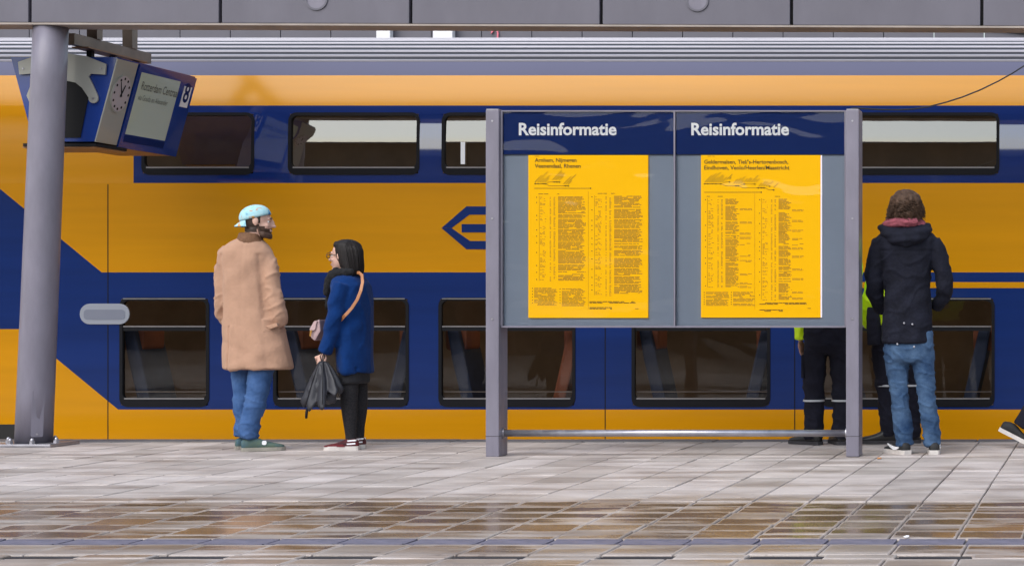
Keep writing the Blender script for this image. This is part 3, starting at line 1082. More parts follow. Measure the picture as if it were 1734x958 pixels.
# --- windows: opening, rubber frame, pane, trim line
def window(a, b, y0, y1, name, upper):
    t = empty(name); t.parent = train
    ox = lx(a); oxb = lx(b)
    za, zb = prof(y0)[1] + 0.95, prof(y1)[1] + 0.95
    oa, ob = prof(y0)[0], prof(y1)[0]

    def ymap(p, y):
        t_ = (p[1] - za) / (zb - za)
        yy = y0 + (y1 - y0) * max(-0.1, min(1.1, t_))
        o = oa + (ob - oa) * t_
        if upper:
            o = prof(min(max(yy, 180), 309))[0]
        return (p[0], o + y, p[1])
    m_ = 0.012
    outer = rrect(ox - m_, oxb + m_, za - m_, zb + m_, 0.07)
    inner = rrect(ox + 0.014, oxb - 0.014, za + 0.05, zb - 0.015, 0.05)
    f = MB(); ring_mesh(f, outer, inner, -0.006, 0.035, ymap)
    f.build('window_frame', M['gasket'], t)
    # pane, following the curve of the side
    g = MB()
    zs = [za + (zb - za) * i / 16 for i in range(17)]
    vs = [ymap((x, z), 0.016) for z in zs for x in (ox, oxb)]
    g.add(vs, [(2 * i, 2 * i + 1, 2 * i + 3, 2 * i + 2) for i in range(16)])
    g.build('pane', M['t_glass2'] if upper else M['t_glass'], t, sm=True)
    tr = MB()
    h0 = za + (0.052 if not upper else 0.045)
    vs = [ymap((x, z), yy) for yy in (-0.008, 0.0) for x, z in ((ox + 0.03, h0), (oxb - 0.03, h0), (oxb - 0.03, h0 + 0.012), (ox + 0.03, h0 + 0.012))]
    tr.add(vs, [(0, 1, 2, 3), (7, 6, 5, 4), (0, 4, 5, 1), (1, 5, 6, 2), (2, 6, 7, 3), (3, 7, 4, 0)])
    tr.build('window_trim', M['trim'], t)
    if not upper:
        for h1, h2, m_, nm, y_ in ((ZW(553.5, TD) + 0.95, ZW(551.5, TD) + 0.95, M['trim'], 'transom_trim', -0.004), (ZW(560, TD) + 0.95, ZW(553.8, TD) + 0.95, M['gasket'], 'transom', -0.002),
                                   (ZW(506.5, TD) + 0.95, ZW(504.8, TD) + 0.95, M['trim'], 'head_trim', -0.008), (ZW(664, TD) + 0.95, ZW(662.5, TD) + 0.95, M['trim'], 'inner_rail', 0.03)):
            MB().box(ox + 0.02, oxb - 0.02, y_, y_ + 0.012, h1, h2).build(nm, m_, t)
    return t


for a, b in wins: window(a, b, LW0, LW1, 'lower_window', False)
for a, b in [w for w in UPW if w[0] >= UBX]: window(a, b, UW0, UW1, 'upper_window', True)

# --- interior: floors, far wall, ceilings, seats, lamps
zf1, zc1 = 0.95 - 0.35, 0.95 + 1.33
zf2, zc2 = 0.95 + 1.42, 0.95 + 3.1
MB().box(XA, XB, 0.06, 2.6, zf1 - 0.05, zf1).build('lower_floor', M['t_int'], train)
MB().box(XA, XB, 0.06, 2.6, zc1, zf2).build('upper_floor', M['t_intl'], train)
MB().box(XA, XB, 2.0, 2.1, zf1 + 0.002, zc1 - 0.002).build('inner_wall', M['t_int'], train)
MB().box(XA, XB, 2.0, 2.1, zf2 + 0.002, zc2).build('inner_wall', M['t_int'], train)
MB().box(XA, XB, 0.32, 2.6, zc2 + 0.002, zc2 + 0.03).build('inner_ceiling', M['t_intl'], train)
MB().box(XA, XB, 0.75, 0.85, zc1 - 0.03, zc1 - 0.002).build('ceiling_lamp', M['lamp'], train)
MB().box(XA, XB, 1.0, 1.1, zc2 - 0.03, zc2 - 0.002).build('ceiling_lamp', M['lamp'], train)


def seat(px, z0, facing, m, yy):
    s = MB()
    x = lx(px)
    q = [(0, 0), (0.46 * facing, 0.02), (0.46 * facing, 0.12), (0.08 * facing, 0.13), (-0.03 * facing, 0.62), (-0.07 * facing, 0.80), (-0.17 * facing, 0.80), (-0.13 * facing, 0.55)]
    s.prism([(x + a, z0 + 0.38 + b) for a, b in q], yy, yy + 0.46)
    o = s.build('seat', m, train, bevel=0.02)
    hm = MB().prism(rrect(x - (0.20 if facing > 0 else -0.02), x - (0.02 if facing > 0 else -0.20), z0 + 1.00, z0 + 1.21, 0.04), yy + 0.06, yy + 0.40)
    hm.build('headrest', M['seat2'], o, bevel=0.01)


for a, b in wins:
    w = b - a
    seat(a + 0.16 * w, zf1, 1, M['seat'], 0.12)
    if w > 200: seat(a + 0.86 * w, zf1, -1, M['seat'] if a != 745 else M['seat2'], 0.12)
for a, b in [w for w in UPW if w[0] >= UBX]:
    w = b - a
    seat(a + 0.80 * w, zf2 - 0.42, 1, M['seat'], 0.14)
    seat(a + 0.22 * w, zf2 - 0.42, -1, M['seat'], 0.14)

# --- pale plate near the end, emblem, class number
MB().prism(rrect(lx(136), lx(220), ZW(549, TD) + 0.95, ZW(514, TD) + 0.95, 0.085), -0.010, 0.004).build('marker_plate', M['pill'], train, bevel=0.003)
MB().prism(rrect(lx(143), lx(213), ZW(541, TD) + 0.95, ZW(524, TD) + 0.95, 0.03), -0.0125, -0.0102).build('plate_inset', mat('plate_inset_grey', (0.22, 0.235, 0.30), 0.4), train)
# arrow emblem: three bars joined by slanting ends, half hidden by the board
E = lambda pts: [(lx(x), ZW(y, TD) + 0.95) for x, y in pts]
em = MB()
em.prism(E([(790, 349.5), (905, 349.5), (905, 363.5), (795, 363.5), (765, 386), (748, 386)]), -0.004, -0.001)
em.prism(E([(748, 386.3), (765, 386.3), (796, 408), (840, 408), (840, 422), (790, 422)]), -0.004, -0.001)
em.prism(E([(782, 379.5), (880, 379.5), (880, 393.5), (782, 393.5)]), -0.0045, -0.0015)
em.build('arrow_emblem', M['t_blue'], train)
me = text_mesh('1', 0.26, 0.006)
o = link('class_number', me, M['letter'], train)
oo, zz = prof(262)
o.location = (lx(771), oo - 0.004, prof(277)[1] + 0.95); o.rotation_euler = (R(90), 0, 0)
# door seams and panel joints on the lower side
for px in (-20, 182, 1024, 1345, 1740):
    MB().box(lx(px), lx(px) + 0.008, -0.0015, 0.002, ZW(745, TD) + 0.95, ZW(312, TD) + 0.95).build('panel_seam', M['gasket'], train)

# ================================================================== INFORMATION BOARD
BD = 12.40
PZ = lambda y: ZW(y, BD)
PX = lambda x: XW(x, BD)
board = empty('information_board', (PX(1141), BD, 0.0))
BX = board.location.x
tag(board, 'grey framed travel information board with two yellow timetables, on two posts', 'notice board')
bxl = lambda px: PX(px) - BX
ztop = PZ(187)
for i, (a, b) in enumerate(((822.3, 844.6), (1432.5, 1454.3))):
    p = MB().box(bxl(a), bxl(b), 0.0, 0.185, 0.0, ztop + 0.004).build('post', M['greypaint'], board, bevel=0.006)
    MB().box(bxl(a) - 0.001, bxl(b) + 0.001, -0.001, 0.186, 0.140, 0.1425).build('post_joint', M['dark'], p)
    MB().box(bxl(a) + 0.004, bxl(b) - 0.004, 0.004, 0.181, ztop + 0.0045, ztop + 0.010).build('post_cap', M['steel'], p)
for px_ in (833.5, 1443.4):
    for py_ in (205, 370, 540):
        MB().loft([(bxl(px_), -0.003, PZ(py_), 0.007, 0.007), (bxl(px_), 0.002, PZ(py_), 0.007, 0.007)], 10).build('screw', M['steel'], board)
# back box and frame
x0, x1 = bxl(847.2), bxl(1430)
MB().box(x0, x1, 0.062, 0.13, PZ(553), PZ(188)).build('back_box', M['panelgrey'], board)
fr_ = MB()
fr_.box(x0 - 0.004, x1 + 0.004, 0.03, 0.14, PZ(554.5), PZ(551.5))
fr_.box(x0 - 0.004, x1 + 0.004, 0.03, 0.14, PZ(188.5), PZ(186.2))
fr_.box(bxl(845), bxl(848.2), 0.03, 0.14, PZ(551.4), PZ(188.6))
fr_.box(bxl(1428.8), bxl(1432), 0.03, 0.14, PZ(551.4), PZ(188.6))
fr_.box(bxl(1139), bxl(1141.6), 0.026, 0.139, PZ(551.4), PZ(188.6))
fr_.build('case_frame', M['greypaint'], board)
panels = ((848.6, 1138.6, 875, 'Reisinformatie', 891, 1094.5, 262, 538),
          (1142.0, 1428.4, 1168, 'Reisinformatie', 1184.5, 1387.5, 262, 537.5))
LH = (230.5 - 208) / BD            # not a size: kept for reading the cap height below
trs = random.Random(21)


def print_block(mb, x0, x1, y0, y1, pitch, dens, gaps, rag, s0=0.75, dash=(4, 14)):
    """rows of small print: short dashes with word gaps; picture measures on the board's plane"""
    y = y0
    while y < y1:
        if trs.random() > gaps:
            xe = x1 - trs.random() * rag
            x = x0
            while x < xe:
                w = min(trs.uniform(*dash), xe - x)
                if trs.random() < dens and w > 0.5:
                    mb.add([(bxl(x), 0.0, PZ(y + pitch * s0)), (bxl(x + w), 0.0, PZ(y + pitch * s0)), (bxl(x + w), 0.0, PZ(y)), (bxl(x), 0.0, PZ(y))], [(0, 1, 2, 3)])
                x += w + trs.uniform(0.5, 1.3)
        y += pitch


def line_(mb, x0, y0, x1, y1, w):
    dx, dy = x1 - x0, y1 - y0
    ln = math.hypot(dx, dy)
    nx, ny = -dy / ln * w / 2, dx / ln * w / 2
    mb.add([(bxl(x0 + nx), 0, PZ(y0 + ny)), (bxl(x1 + nx), 0, PZ(y1 + ny)), (bxl(x1 - nx), 0, PZ(y1 - ny)), (bxl(x0 - nx), 0, PZ(y0 - ny))], [(0, 1, 2, 3)])


def dot_(mb, x, y, r):
    mb.add([(bxl(x + r * math.cos(2 * math.pi * i / 8)), 0, PZ(y + r * math.sin(2 * math.pi * i / 8))) for i in range(8)], [tuple(range(8))])


def board_text(body, px, py_base, px_end, m, parent, name, yoff, bold, cap=None):
    """lettering on the board from px to px_end with its baseline at py_base"""
    me = text_mesh(body, 1.0, bold)
    co = np.empty(len(me.vertices) * 3); me.vertices.foreach_get('co', co); co = co.reshape(-1, 3)
    xmin, xmax = co[:, 0].min(), co[:, 0].max()
    s = (bxl(px_end) - bxl(px)) / (xmax - xmin)
    hs_ = s if cap is None else cap
    out = np.stack([bxl(px) + (co[:, 0] - xmin) * s, np.full(len(co), yoff), PZ(py_base) + co[:, 1] * hs_], 1)
    me.vertices.foreach_set('co', out.ravel())
    me.update()
    return link(name, me, m, parent)


for pi, (a, b, tx, word, qa, qb, qy0, qy1) in enumerate(panels):
    head = MB().box(bxl(a), bxl(b), 0.046, 0.060, PZ(260.5), PZ(188.7)).build('header_plate', M['navy'], board)
    board_text(word, tx, 227.5, tx + 166, M['letter'], head, 'header_lettering', 0.0445, 0.028)
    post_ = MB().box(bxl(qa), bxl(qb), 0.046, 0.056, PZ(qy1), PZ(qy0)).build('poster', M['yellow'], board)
    if pi == 1:
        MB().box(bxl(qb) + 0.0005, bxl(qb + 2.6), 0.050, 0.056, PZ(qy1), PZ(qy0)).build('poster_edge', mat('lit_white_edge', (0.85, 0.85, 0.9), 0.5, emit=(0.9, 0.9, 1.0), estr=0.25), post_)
    rows, ink = MB(), MB()
    if pi == 0:
        board_text('Arnhem, Nijmegen', 902, 273.5, 973, M['ink'], post_, 'heading_lettering', 0.0445, 0.02)
        board_text('Veenendaal, Rhenen', 902, 283.5, 980, M['ink'], post_, 'heading_lettering', 0.0445, 0.02)
        for x0_, y0_, x1_, y1_ in ((902, 308, 914, 296), (907, 308, 924, 290), (911, 308, 918, 301), (915, 308, 928, 296), (919, 308, 926, 301), (932, 304, 948, 288), (936, 304, 949, 291),
                                  (939, 304, 953, 292), (944, 304, 951, 297), (951, 311, 964, 298), (955, 311, 972, 295), (959, 311, 965, 305)):
            line_(ink, x0_, y0_, x1_, y1_, 0.95)
        line_(ink, 902, 310.5, 921, 310.5, 0.7); line_(ink, 921, 310.5, 926, 307.5, 0.7); line_(ink, 926, 307.5, 945, 307.5, 0.7)
        line_(ink, 921, 310.5, 926, 314, 0.7); line_(ink, 926, 314, 960, 314, 0.7)
        for x_, y_ in ((903, 310.5), (908, 310.5), (916, 310.5), (920, 310.5), (935, 307.5), (939.5, 307.5), (944, 307.5), (954, 314), (959, 314)): dot_(ink, x_, y_, 1.5)
        line_(ink, 901, 318.3, 997, 318.3, 0.9); dot_(ink, 997, 318.3, 1.3)
        cols = ((908, 990, 329, 476), (1002, 1087, 328, 500))
        foot = ((898, 942, 487, 517), (945, 989, 488, 517))
        tail = ((995, 1075, 510), (995, 1035, 520))
    else:
        board_text("Geldermalsen, Tiel/'s-Hertogenbosch,", 1190, 276.5, 1333, M['ink'], post_, 'heading_lettering', 0.0445, 0.02)
        board_text('Eindhoven, Venlo/Heerlen/Maastricht', 1190, 286.5, 1335, M['ink'], post_, 'heading_lettering', 0.0445, 0.02)
        for i in range(9): line_(ink, 1191 + 3.6 * i, 308, 1191 + 3.6 * i + (12, 16, 20, 7, 9, 13, 11, 6, 9)[i], 308 - (12, 15, 17, 7, 9, 13, 11, 6, 9)[i], 0.9)
        for i in range(4): line_(ink, 1240 + 4 * i, 310.5, 1240 + 4 * i + (7, 9, 12, 5)[i], 310.5 - (8, 10, 13, 6)[i], 0.9)
        for i in range(6): line_(ink, 1258 + 4 * i, 308, 1258 + 4 * i + (6, 8, 5, 12, 5, 6)[i], 308 - (7, 8, 6, 12, 5, 6)[i], 0.9)
        for i in range(4): line_(ink, 1283 + 4 * i, 315, 1283 + 4 * i + (5, 8, 7, 6)[i], 315 - (6, 9, 8, 6)[i], 0.9)
        line_(ink, 1302, 311, 1307, 306, 0.9); line_(ink, 1308, 317, 1316, 309, 0.9); line_(ink, 1228, 304, 1238, 294, 0.9); line_(ink, 1233, 303, 1236, 299, 1.2)
        line_(ink, 1190, 310.7, 1220, 310.7, 0.7); line_(ink, 1220, 310.7, 1226, 314, 0.7); line_(ink, 1226, 314, 1250, 314, 0.7); line_(ink, 1250, 314, 1255, 317.5, 0.7)
        line_(ink, 1222, 309, 1226, 307.5, 0.7); line_(ink, 1226, 307.5, 1233, 307.5, 0.7); line_(ink, 1255, 317.5, 1294, 317.5, 0.7)
        line_(ink, 1252, 313, 1257, 311, 0.7); line_(ink, 1257, 311, 1277, 311, 0.7); line_(ink, 1294, 317.5, 1300, 321, 0.7); line_(ink, 1300, 321, 1308, 321, 0.7)
        for x_, y_ in ((1191, 310.7), (1196, 310.7), (1204, 310.7), (1210, 310.7), (1218, 310.7), (1233, 307.5), (1244, 314), (1248, 314), (1258, 311), (1276, 311),
                       (1282, 317.5), (1287, 317.5), (1291.5, 317.5), (1301, 314.5), (1308, 321)): dot_(ink, x_, y_, 1.5)
        line_(ink, 1190, 325, 1287, 325, 0.9); dot_(ink, 1287, 325, 1.3)
        cols = ((1194, 1272, 333, 487), (1286, 1360, 333, 507))
        foot = ((1190, 1233, 494, 518), (1236, 1277, 494, 518))
        tail = ((1284, 1366, 512), (1284, 1326, 524))
    for (ca, cb, ya, yb2) in cols:
        w = cb - ca
        # departure times, platform column, then the dense block of stops
        print_block(rows, ca + 3, ca + 0.17 * w, ya + 4, yb2, 2.15, 0.50, 0.12, 3, 0.55, (2, 5))
        print_block(rows, ca + 0.235 * w, ca + 0.275 * w, ya + 4, yb2, 2.15, 0.9, 0.12, 0.5, 0.55, (2, 3))
        print_block(rows, ca + 0.315 * w, ca + 0.36 * w, ya + 4, yb2, 2.15, 0.9, 0.08, 0.5, 0.6, (2, 4))
        y = ya + 3
        while y < yb2:
            hgt = trs.uniform(6, 22)
            ye = min(y + hgt, yb2)
            short = pi == 1 or trs.random() < 0.25
            xe = ca + (0.72 if pi == 1 else 0.99) * w
            print_block(rows, ca + 0.41 * w, xe, y, ye - 0.9, 2.05, 0.93, 0.02, 8, 0.78, (5, 16))
            if short: print_block(rows, xe, ca + w * 1.0, ye - 3.2, ye - 1, 2.05, 0.9, 0.0, 4, 0.6, (6, 14))
            dot_(ink, ca + 0.2 - (3 if pi == 0 else 2), y + 1.5, 1.0)
            y = ye + trs.uniform(0.6, 1.6)
        line_(ink, ca + 0.02 * w, ya + 2, ca + 0.02 * w, yb2, 0.45)
        print_block(ink, ca, ca + 0.45 * w, ya - 1.5, ya, 1.6, 0.55, 0, 3, 0.6, (4, 9))
    for (fa, fb, ya, yb2) in foot:
        print_block(rows, fa + 3, fb, ya, yb2, 2.2, 0.9, 0.02, 8, 0.7, (4, 14))
        for i in range(6):
            dot_(ink, fa, ya + 1 + i * (yb2 - ya) / 6, 0.9)
    for (fa, fb, ya) in tail:
        print_block(ink, fa, fb, ya, ya + 4, 2.1, 0.9, 0, 3, 0.6, (4, 12))
    print_block(ink, qa + 11, qa + 25, qy0 + 1.5, qy0 + 2.6, 1.4, 0.9, 0, 2, 0.5, (5, 8))
    print_block(ink, qb - 22, qb - 14, qy1 - 16, qy1 - 14.6, 1.5, 0.9, 0, 2, 0.6, (5, 8))
    line_(ink, (cols[0][1] + cols[1][0]) / 2 - 3, cols[0][2] - 6, (cols[0][1] + cols[1][0]) / 2 - 3, qy1 - 14, 0.4)
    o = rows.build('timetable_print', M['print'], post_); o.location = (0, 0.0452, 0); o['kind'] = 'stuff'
    o = ink.build('route_diagram', M['ink'], post_); o.location = (0, 0.0448, 0); o['kind'] = 'stuff'
    # cover sheet, faintly warped
    MB().box(bxl(a), bxl(b), 0.036, 0.0400, PZ(551.2), PZ(188.8)).build('cover_sheet', M['acrylic'], board)
# lower rail
rl = MB()
rz = PZ(734.5)
rl.loft([(bxl(844.7), 0.09, rz, 0.024, 0.024), (bxl(1432.4), 0.09, rz, 0.024, 0.024)], 20)
o = rl.build('foot_rail', M['steel'], board)
for p_ in o.data.polygons: p_.use_smooth = len(p_.vertices) == 4
for a in (846.5, 1430.5):
    MB().loft([(bxl(a) - 0.006, 0.09, rz, 0.036, 0.036), (bxl(a) + 0.006, 0.09, rz, 0.036, 0.036)], 20).build('rail_flange', M['steel'], board)

# --- loose cable sagging from the board to the canopy
pts = [(1439, 187, 12.46), (1441, 184.5, 12.46), (1449, 183.2, 12.47), (1465, 184.3, 12.5), (1490, 185.8, 12.55), (1520, 186.2, 12.6), (1545, 185, 12.66), (1570, 181.5, 12.7), (1600, 174, 12.76),
       (1630, 164.5, 12.82), (1660, 152.5, 12.88), (1690, 138, 12.95), (1715, 124, 13.0), (1740, 108, 13.05), (1790, 70, 13.15), (1815, 48, 13.25), (1820, 43, 13.33)]
cm = MB().tube([W(*p) for p in pts], 0.0052, 8)
co_ = cm.build('loose_cable', M['cable'], sm=True)
tag(co_, 'thin black cable sagging from the board post up to the canopy', 'cable')

# ================================================================== PEOPLE
def skin_over(mb, voxel, it=2, lam=0.5, disp=None, name='garment'):
    """turn overlapping closed shapes into one continuous surface, relax it, then lay folds on it"""
    me0 = mb.mesh(name)
    o = bpy.data.objects.new(name, me0)
    COL.objects.link(o)
    md = o.modifiers.new('m', 'REMESH')
    md.mode = 'VOXEL'
    md.voxel_size = voxel
    md.use_smooth_shade = True
    dg = bpy.context.evaluated_depsgraph_get()
    me = bpy.data.meshes.new_from_object(o.evaluated_get(dg))
    bpy.data.objects.remove(o)
    bpy.data.meshes.remove(me0)
    n = len(me.vertices)
    co = np.empty(n * 3); me.vertices.foreach_get('co', co); co = co.reshape(-1, 3)
    ed = np.empty(len(me.edges) * 2, dtype=np.int32); me.edges.foreach_get('vertices', ed); ed = ed.reshape(-1, 2)
    deg = np.bincount(ed.ravel(), minlength=n).astype(float)[:, None]
    for _ in range(it):
        acc = np.zeros_like(co)
        np.add.at(acc, ed[:, 0], co[ed[:, 1]])
        np.add.at(acc, ed[:, 1], co[ed[:, 0]])
        co = co + lam * (acc / np.maximum(deg, 1) - co)
    me.vertices.foreach_set('co', co.ravel())
    me.update()
    if disp is not None:
        nr = np.empty(n * 3); me.vertices.foreach_get('normal', nr); nr = nr.reshape(-1, 3)
        off = np.array([disp(co[i], nr[i]) for i in range(n)])
        if off.ndim == 1: off = off[:, None] * nr
        me.vertices.foreach_set('co', (co + off).ravel())
        me.update()
    smooth(me)
    me.name = name
    return me


def nz(x, y, z, s=0.0):
    return mnoise.noise(Vector((x + s, y + s * 0.7, z - s * 0.3)))


def crease(x, y, z, s=0.0, w=5.0):
    """narrow ridges, like folds standing up in cloth"""
    a = 1.0 - min(1.0, abs(mnoise.noise(Vector((x + s, y - s, z + s * 0.4)))) * w)
    return a * a


def gauss(x, m, s):
    return math.exp(-((x - m) / s) ** 2)


class Person:
    def __init__(self, px, yb, label, skin='skin', group=None):
        self.d = F * H / (yb - HY)
        self.s = F / self.d
        self.px, self.yb = px, yb
        self.e = empty('person', (XW(px, self.d), self.d, 0))
        tag(self.e, label, 'person', group)
        self.body = MB()
        self.skin = M[skin]

    def q(self, x, y, dy=0.0):
        d = self.d + dy
        return ((x - CX) * d / F - (self.px - CX) * self.d / F, dy, H - (y - HY) * d / F)

    def m(self, px):
        return px / self.s

    def sections(self, rows):
        """rows: (cx px, y px, half width px, half depth m, dy)"""
        return [(*self.q(r[0], r[1], r[4] if len(r) > 4 else 0.0), r[2] / self.s, r[3]) for r in rows]

    def limb(self, rows):
        """rows: (x px, y px, radius m, dy)"""
        return [(*self.q(r[0], r[1], r[3] if len(r) > 3 else 0.0), r[2], r[2]) for r in rows]

    def garment(self, name, parts, material, voxel=0.011, it=3, disp=None, shrink=None, power=2.2, extra=None):
        mb = MB()
        for kind, rows in parts:
            if kind == 'torso':
                secs = self.sections(rows)
                mb.loft(secs, 28, up=(0, 0, 1), power=power)
                if shrink: self.body.loft([(a, b, c, rx * shrink * 0.9, ry * shrink * 0.9) for a, b, c, rx, ry in secs], 24, up=(0, 0, 1))
            else:
                secs = self.limb(rows)
                mb.loft(secs, 16)
                if shrink: self.body.loft([(a, b, c, rx * shrink * 0.82, ry * shrink * 0.82) for a, b, c, rx, ry in secs], 12)
        if extra: extra(mb)
        me = skin_over(mb, voxel, it, 0.5, disp, name)
        return link(name, me, material, self.e)

    def head(self, x, y, yaw, k=1.0, tilt=0.0, neck_to=None, neck_r=0.055, dy=0.0):
        """head with cranium, jaw, nose, ears, lips; yaw: 0 looks along +x, 90 looks away"""
        c = Vector(self.q(x, y, dy))
        Rm = Matrix.Rotation(R(yaw), 3, 'Z') @ Matrix.Rotation(R(tilt), 3, 'Y')
        self.hc, self.hm, self.hk = c, Rm, k
        b = self.body

        def E(p, r):
            b.ell(c + Rm @ (Vector(p) * k), [q * k for q in r], Rm, 20, 14)
        E((-0.010, 0, 0.030), (0.098, 0.077, 0.094))       # skull
        E((0.028, 0, -0.030), (0.068, 0.062, 0.080))       # face
        E((0.040, 0, -0.078), (0.050, 0.046, 0.036))       # jaw
        E((0.077, 0, -0.098), (0.020, 0.024, 0.016))       # chin
        E((0.084, 0, 0.024), (0.018, 0.050, 0.014))        # brow
        E((0.060, 0.040, -0.025), (0.026, 0.020, 0.020))   # cheeks
        E((0.060, -0.040, -0.025), (0.026, 0.020, 0.020))
        E((0.102, 0, -0.006), (0.014, 0.010, 0.026))       # nose bridge
        E((0.112, 0, -0.026), (0.016, 0.015, 0.012))       # nose tip
        E((0.094, 0, -0.058), (0.010, 0.024, 0.007))       # lips
        E((0.091, 0, -0.070), (0.010, 0.020, 0.007))
        for s in (1, -1):
            E((-0.004, 0.078 * s, 0.000), (0.019, 0.009, 0.031))
        if neck_to:
            t = Vector(neck_to)
            b.loft([(*(c + Rm @ Vector((-0.02 * k, 0, -0.04 * k))), neck_r, neck_r), (*((c + t) / 2 + Vector((0, 0, -0.02))), neck_r * 1.02, neck_r * 1.02), (*t, neck_r * 1.25, neck_r * 1.15)], 16)

    def hp(self, p):
        return self.hc + self.hm @ (Vector(p) * self.hk)

    def eyes(self):
        for s in (1, -1):
            eb = MB()
            eb.ell(self.hp((0.075, 0.031 * s, 0.005)), (0.0105, 0.0105, 0.0085), None, 12, 8)
            e = eb.build('eye', M['eyew'], self.e, sm=True)
            ib = MB()
            ib.ell(self.hp((0.0825, 0.031 * s, 0.005)), (0.0055, 0.0055, 0.0055), None, 10, 6)
            ib.build('iris', M['black'], e, sm=True)

    def brows(self, m):
        for s in (1, -1):
            b = MB().tube([self.hp((0.096, 0.012 * s, 0.026)), self.hp((0.096, 0.034 * s, 0.031)), self.hp((0.084, 0.052 * s, 0.026))], [0.004, 0.005, 0.003], 6)
            b.build('eyebrow', m, self.e, sm=True)

    def hand(self, wrist, fwd, thumb, curl, k=1.0, flat=None):
        """palm, four bent fingers of unequal length and a thumb from the side of the palm"""
        w, f, t = Vector(wrist), Vector(fwd).normalized(), Vector(thumb).normalized()
        n = f.cross(t).normalized()          # back of the hand is -n
        b = self.body
        pc = w + f * 0.045 * k
        Rm = Matrix((t, n, f)).transposed()
        b.ell(pc, (0.040 * k, 0.016 * k, 0.052 * k), Rm, 14, 10)
        for i, (off, ln) in enumerate(((0.028, 0.072), (0.009, 0.080), (-0.010, 0.074), (-0.028, 0.058))):
            p0 = w + f * 0.075 * k + t * off * k
            a1, a2, a3 = curl * 0.5, curl * 1.15, curl * 1.7
            dirs = [f * math.cos(a) + n * math.sin(a) for a in (a1, a2, a3)]
            pts = [p0]
            for q_, dr in zip((0.45, 0.32, 0.23), dirs): pts.append(pts[-1] + dr * ln * k * q_)
            b.tube(pts, [0.0095 * k, 0.009 * k, 0.0082 * k, 0.0065 * k], 8)
        p0 = w + f * 0.028 * k + t * 0.030 * k
        b.tube([p0, p0 + (t * 0.8 + f * 0.5).normalized() * 0.03 * k, p0 + (t * 0.45 + f * 0.8 + n * 0.5).normalized() * 0.055 * k, p0 + (t * 0.15 + f * 0.75 + n * 0.9).normalized() * 0.075 * k],
               [0.013 * k, 0.0115 * k, 0.010 * k, 0.0075 * k], 8)

    def finish_body(self, mats=None, zone=None, voxel=0.0062):
        me = skin_over(self.body, voxel, 2, 0.45, None, 'body')
        mats = mats or [self.skin]
        o = link('body', me, mats, self.e)
        if zone:
            cs = np.empty(len(me.polygons) * 3); me.polygons.foreach_get('center', cs); cs = cs.reshape(-1, 3)
            inv = self.hm.inverted()
            idx = []
            for c in cs:
                p = (inv @ (Vector(c) - self.hc)) / self.hk
                idx.append(zone(p))
            me.polygons.foreach_set('material_index', idx)
            me.update()
        return o

    def shoe(self, hx, hy, yaw, length, upper, sole, dy=0.0, high=1.0, lift=None, soleh=0.026, toe_m=None, width=1.0):
        """hx,hy: heel in the picture; yaw 0 points right, 90 points away"""
        base = Vector(self.q(hx, hy, dy))
        if lift is None: base.z = 0.0
        Rm = Matrix.Rotation(R(yaw), 4, 'Z')
        if lift is not None:
            Rm = Rm @ Matrix.Rotation(R(lift), 4, 'Y')
        k = length / 0.29
        T = Matrix.Translation(base) @ Rm @ Matrix.Scale(k, 4)
        prof_ = [(0.000, .024, .070), (0.012, .033, .085 * high), (0.05, .037, .098 * high), (0.085, .037, .100 * high), (0.12, .038, .090), (0.155, .042, .073), (0.195, .046, .060),
                 (0.235, .046, .053), (0.265, .038, .046), (0.285, .022, .036)]
        up_ = MB()
        secs = []
        for x, hw, zt in prof_:
            zc = (zt + 0.012) / 2
            secs.append((x, 0, zc, hw * width, (zt - 0.012) / 2))
        # rings stand across the shoe: side axis y, up axis z
        vs, fs = [], []
        n = 16
        for x, _, zc, hw, hz in secs:
            for j in range(n):
                a = 2 * math.pi * j / n
                c, s = math.cos(a), math.sin(a)
                c = math.copysign(abs(c) ** 0.75, c)
                z_ = zc + hz * math.copysign(abs(s) ** (0.8 if s > 0 else 0.45), s)
                vs.append((x, hw * c, z_))
        for i in range(len(secs) - 1):
            for j in range(n):
                fs.append((i * n + j, i * n + (j + 1) % n, (i + 1) * n + (j + 1) % n, (i + 1) * n + j))
        fs += [tuple(range(n - 1, -1, -1)), tuple((len(secs) - 1) * n + j for j in range(n))]
        up_.add(vs, fs)
        me = up_.mesh('shoe')
        me.transform(T)
        smooth(me)
        o = link('shoe', me, upper, self.e)
        out = []
        for x, hw, zt in prof_:
            out.append((x, (hw + 0.004) * width))
        poly = [(x - (0.004 if i == 0 else 0), w) for i, (x, w) in enumerate(out)] + [(0.293, 0.0)] + [(x - (0.004 if i == len(out) - 1 else 0), -w) for i, (x, w) in enumerate(reversed(out))]
        s_ = MB().prism(poly, 0.0, soleh, 'z')
        ms = s_.mesh('sole'); ms.transform(T)
        link('sole', ms, sole, o)
        self.shoeT = T
        return o


def strands(name, parent, mat_, paths, r0=0.0035, n=5):
    mb = MB()
    for p in paths:
        k = len(p)
        mb.tube(p, [r0 * (1 - 0.6 * i / (k - 1)) for i in range(k)], n)
    o = mb.build(name, mat_, parent, sm=True)
    o['kind'] = 'stuff'
    return o


